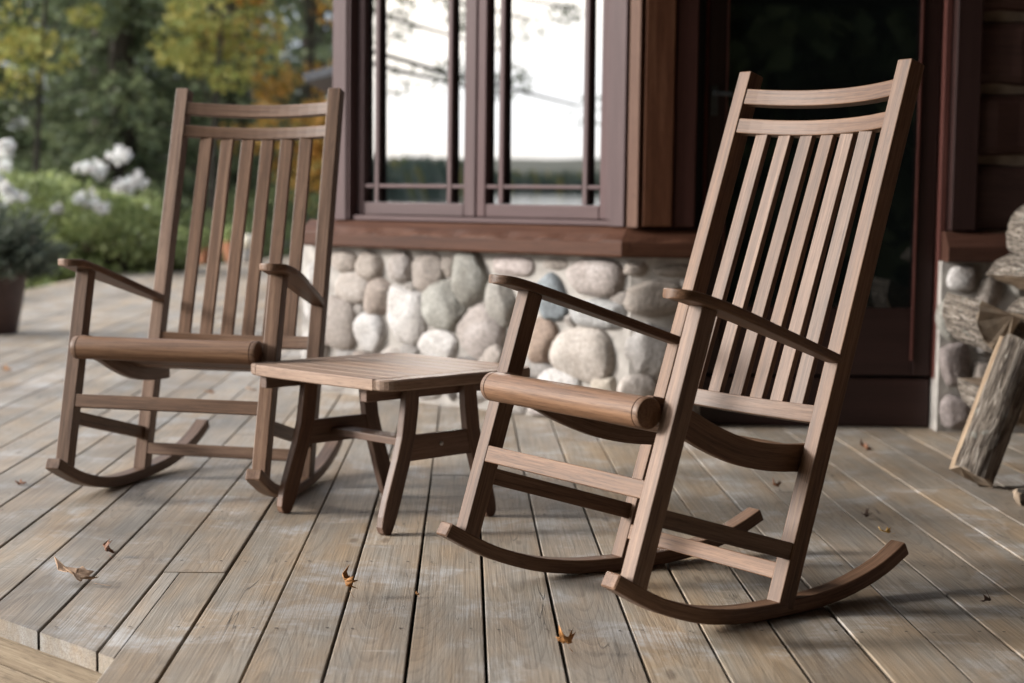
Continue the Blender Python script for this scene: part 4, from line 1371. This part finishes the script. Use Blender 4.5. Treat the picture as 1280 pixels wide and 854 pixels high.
# understorey and garden
SH = [(-9.2, 20.8, 1.2, 1.5, 'shrub', 'leafy green shrub at the left edge above the potted conifer'),
      (-7.2, 22.5, 1.3, 1.3, 'shrub_dark', 'dark green shrub behind the white flowers'),
      (-5.6, 23.5, 1.1, 1.2, 'shrub', 'green shrub behind the left post of the far chair'),
      (-4.6, 24.0, 1.0, 1.0, 'shrub_dark', 'dark shrub behind the terracotta planters'),
      (-3.3, 25.5, 1.0, 1.3, 'shrub_dark', 'dark shrub beside the window edge'),
      (-4.75, 18.6, .55, .75, 'shrub_red', 'small purple leaved shrub among the hydrangeas'),
      (-4.66, 14.9, .42, .34, 'shrub', 'low bright green plant at the deck edge under the hydrangeas'),
      (-4.82, 16.9, .45, .42, 'shrub', 'low bright green plant at the deck edge further along'),
      (-4.75, 18.3, .45, .36, 'shrub_dark', 'low dark plant at the deck edge behind the far chair arm'),
      (-4.36, 13.3, .40, .36, 'shrub_dark', 'dark low plant between the potted conifer and the deck edge'),
      (-4.5, 20.2, .4, .45, 'shrub', 'low green plant left of the blue pot')]
for x, y, w, h, mt, lab in SH:
    shrub('garden_shrub', (x, y, -.3 if y > 20 else -.12), w, h, lab, mt, 'shrubs of the garden border')

def hydrangea(loc, w, h, heads, label):
    root = shrub('hydrangea_bush', loc, w, h, label, 'shrub', 'white hydrangeas of the garden border', n=30, per=110, leaf=.085, cat='hydrangea')
    for hx, hy, hz, r in heads:
        r *= 1.22
        c = np.array([hx - loc[0], hy - loc[1], hz - loc[2]])
        pts = []
        for q in range(7):
            o_ = rng.normal(0, 1, 3); o_ = o_ / np.linalg.norm(o_) * r * random.uniform(.25, .85) * np.array([1.25, 1.0, .75])
            n = random.randint(16, 34)
            p = rng.normal(size=(n, 3)); p /= np.linalg.norm(p, axis=1)[:, None]
            pts.append(p * rng.uniform(.4, 1.0, n)[:, None] * r * random.uniform(.32, .55) + o_)
        V, F = leaf_quads(np.vstack(pts) + c, .045, .9)
        raw_mesh('flower_head', V, F, M['petal'], root)
hydrangea((-5.15, 17.7, -.2), .85, 1.30, [(-5.05, 17.0, 1.28, .10), (-5.25, 17.2, 1.20, .10), (-5.16, 17.0, 1.05, .11), (-4.96, 16.9, .81, .10), (-5.06, 16.9, .86, .085), (-5.12, 16.8, .71, .06)], 'hydrangea bush with white heads at the left edge, above the potted conifer')
hydrangea((-4.30, 18.0, -.2), .62, 1.18, [(-4.37, 17.4, 1.10, .10), (-4.26, 17.4, 1.07, .09), (-4.00, 17.4, 1.23, .11), (-3.90, 17.4, .96, .12), (-4.02, 17.4, .92, .09), (-4.39, 17.3, .78, .11), (-4.19, 17.3, .69, .10), (-4.63, 17.2, .69, .06)], 'hydrangea bush with the largest white heads, left of the far chair post')
hydrangea((-3.95, 18.8, -.2), .40, .75, [(-3.99, 18.2, .64, .10), (-4.00, 18.1, .38, .085), (-4.2, 18.0, .36, .04)], 'low hydrangea with two white heads touching the far chair post')

# potted conifer on the deck
def potted():
    root = empty('potted_conifer', (-3.13, 10.1, 0))
    tag(root, 'feathery grey green dwarf conifer in a dark brown pot at the left edge', 'potted plant')
    b = MB(); b.lathe([(.15, 0), (.16, .01), (.195, .20), (.225, .38), (.24, .385), (.24, .425), (.222, .425), (.215, .39), (.0, .385)], (0, 0, 0), 28)
    pot = b.build('pot', M['pot_brown'], root)
    b = MB(); cs, rr, D = [], [], []
    for i in range(230):
        a = random.uniform(0, 6.283); r = random.uniform(.03, .46) ; z = .36 + random.uniform(0.0, .44) * math.sqrt(max(0.05, 1 - (r / .50) ** 2))
        p0 = np.array((r * .25 * math.cos(a), r * .25 * math.sin(a), .36)); p1 = np.array((r * math.cos(a), r * math.sin(a), z))
        t = rng.uniform(.35, 1.06, 75)[:, None]
        cs.append(p0 + (p1 - p0) * t + rng.normal(0, .018, (75, 3))); D.append(np.repeat(((p1 - p0) / np.linalg.norm(p1 - p0))[None], 75, 0))
        if i % 4 == 0: limb_mesh(b, p0, p1, .005, .002, 4, 2)
    b.build('stems', M['bark'], root)
    V, F = leaf_quads(np.vstack(cs), .05, .22, along=np.vstack(D) * 1.2)
    raw_mesh('foliage', V, F, M['cypress'], root)
potted()

def small_pot(name, loc, r, h, mat, label, plant=True, cat='flower pot'):
    root = empty(name, loc); tag(root, label, cat, 'pots at the far end of the deck')
    b = MB(); b.lathe([(r * .7, 0), (r * .95, h * .6), (r, h * .9), (r * 1.06, h * .92), (r * 1.06, h), (r * .9, h), (r * .85, h * .9), (0, h * .88)], (0, 0, 0), 20)
    b.build('pot', M[mat], root)
    if plant:
        cs = [np.array([random.uniform(-r, r) * .8, random.uniform(-r, r) * .8, h + random.uniform(.02, .2)]) for _ in range(9)]
        V, F = leaf_quads(clumps(cs, np.full(9, .09), 60), .06, .6)
        raw_mesh('foliage', V, F, M['shrub'], root)
small_pot('blue_pot', (-4.02, 20.2, 0), .075, .20, 'pot_blue', 'small blue glazed pot left of the terracotta ones')
small_pot('terracotta_pot', (-3.80, 20.9, 0), .12, .22, 'terracotta', 'terracotta pot beside the blue pot')
small_pot('terracotta_pot', (-3.52, 21.3, 0), .14, .26, 'terracotta', 'taller terracotta pot behind the chair slats, next to the cream ball')
b = MB(); b.lathe([(.002, 0), (.05, .004), (.085, .035), (.10, .09), (.085, .15), (.05, .183), (.002, .19)], (0, 0, 0), 20)
o = b.build('garden_ball', M['cream']); o.location = (-3.33, 21.2, .17)
# it rests on a short stone
b = MB(); b.lathe([(.10, 0), (.12, .05), (.11, .17), (.06, .171)], (0, 0, 0), 12); p = b.build('pedestal', M['mortar'], o); p.location = (0, 0, -.17)
tag(o, 'round cream coloured garden ball on a short stone at the deck end', 'garden ornament')

# shed roof corner left of the window
sh = empty('garden_shed', (-1.0, 14.6, -.3)); tag(sh, 'garden shed whose grey roof corner peeks out left of the window', 'shed')
b = MB(); b.box(-.35, 1.2, -.4, 1.5, 0, 2.0, .01); b.build('wall', M['dlog'], sh)
b = MB(); b.sweep([(Vector((-.72, .6, 2.10)), Vector((0, 1, 0)), Vector((-.25, 0, .97)), 1.3, .035), (Vector((.5, .6, 2.44)), Vector((0, 1, 0)), Vector((-.25, 0, .97)), 1.3, .035)], .004)
b.sweep([(Vector((.505, .6, 2.44)), Vector((0, 1, 0)), Vector((.25, 0, .97)), 1.3, .035), (Vector((1.7, .6, 2.10)), Vector((0, 1, 0)), Vector((.25, 0, .97)), 1.3, .035)], .004)
b.build('roof', M['shingle'], sh)

# big pine on the lake side whose boughs hang into the window's reflection
def pine(loc, h, label):
    root = tree_root('pine_tree', loc, label, 'tree', '')
    b = MB(); limb_mesh(b, (0, 0, -.6), (.2, .1, h), .16, .05, 10, 8, .08)
    cs, rr = [], []
    for i in range(30):
        z = random.uniform(4.6, h) if i > 9 else random.uniform(3.55, 4.7); a = random.uniform(0, 6.283) if i > 11 else random.uniform(-1.95, -1.2); L = random.uniform(1.6, 3.5) if i > 11 else random.uniform(2.6, 5.6)
        p1 = np.array((L * math.cos(a), L * math.sin(a), z - .3 * L * random.uniform(.0, .8)))
        limb_mesh(b, (0, 0, z), p1, .05, .012, 5, 4, .06)
        for t in np.linspace(.3, 1, 6):
            cs.append(np.array((0, 0, z)) * (1 - t) + p1 * t + rng.normal(0, .12, 3)); rr.append(random.uniform(.2, .42))
    b.build('trunk', M['bark'], root)
    V, F = leaf_quads(clumps(cs, rr, 90), .13, .16)
    raw_mesh('crown', V, F, M['spruce'], root)
pine((-12.6, 8.6, -.8), 11.0, 'lakeside pine whose boughs show at the top of the window reflection')
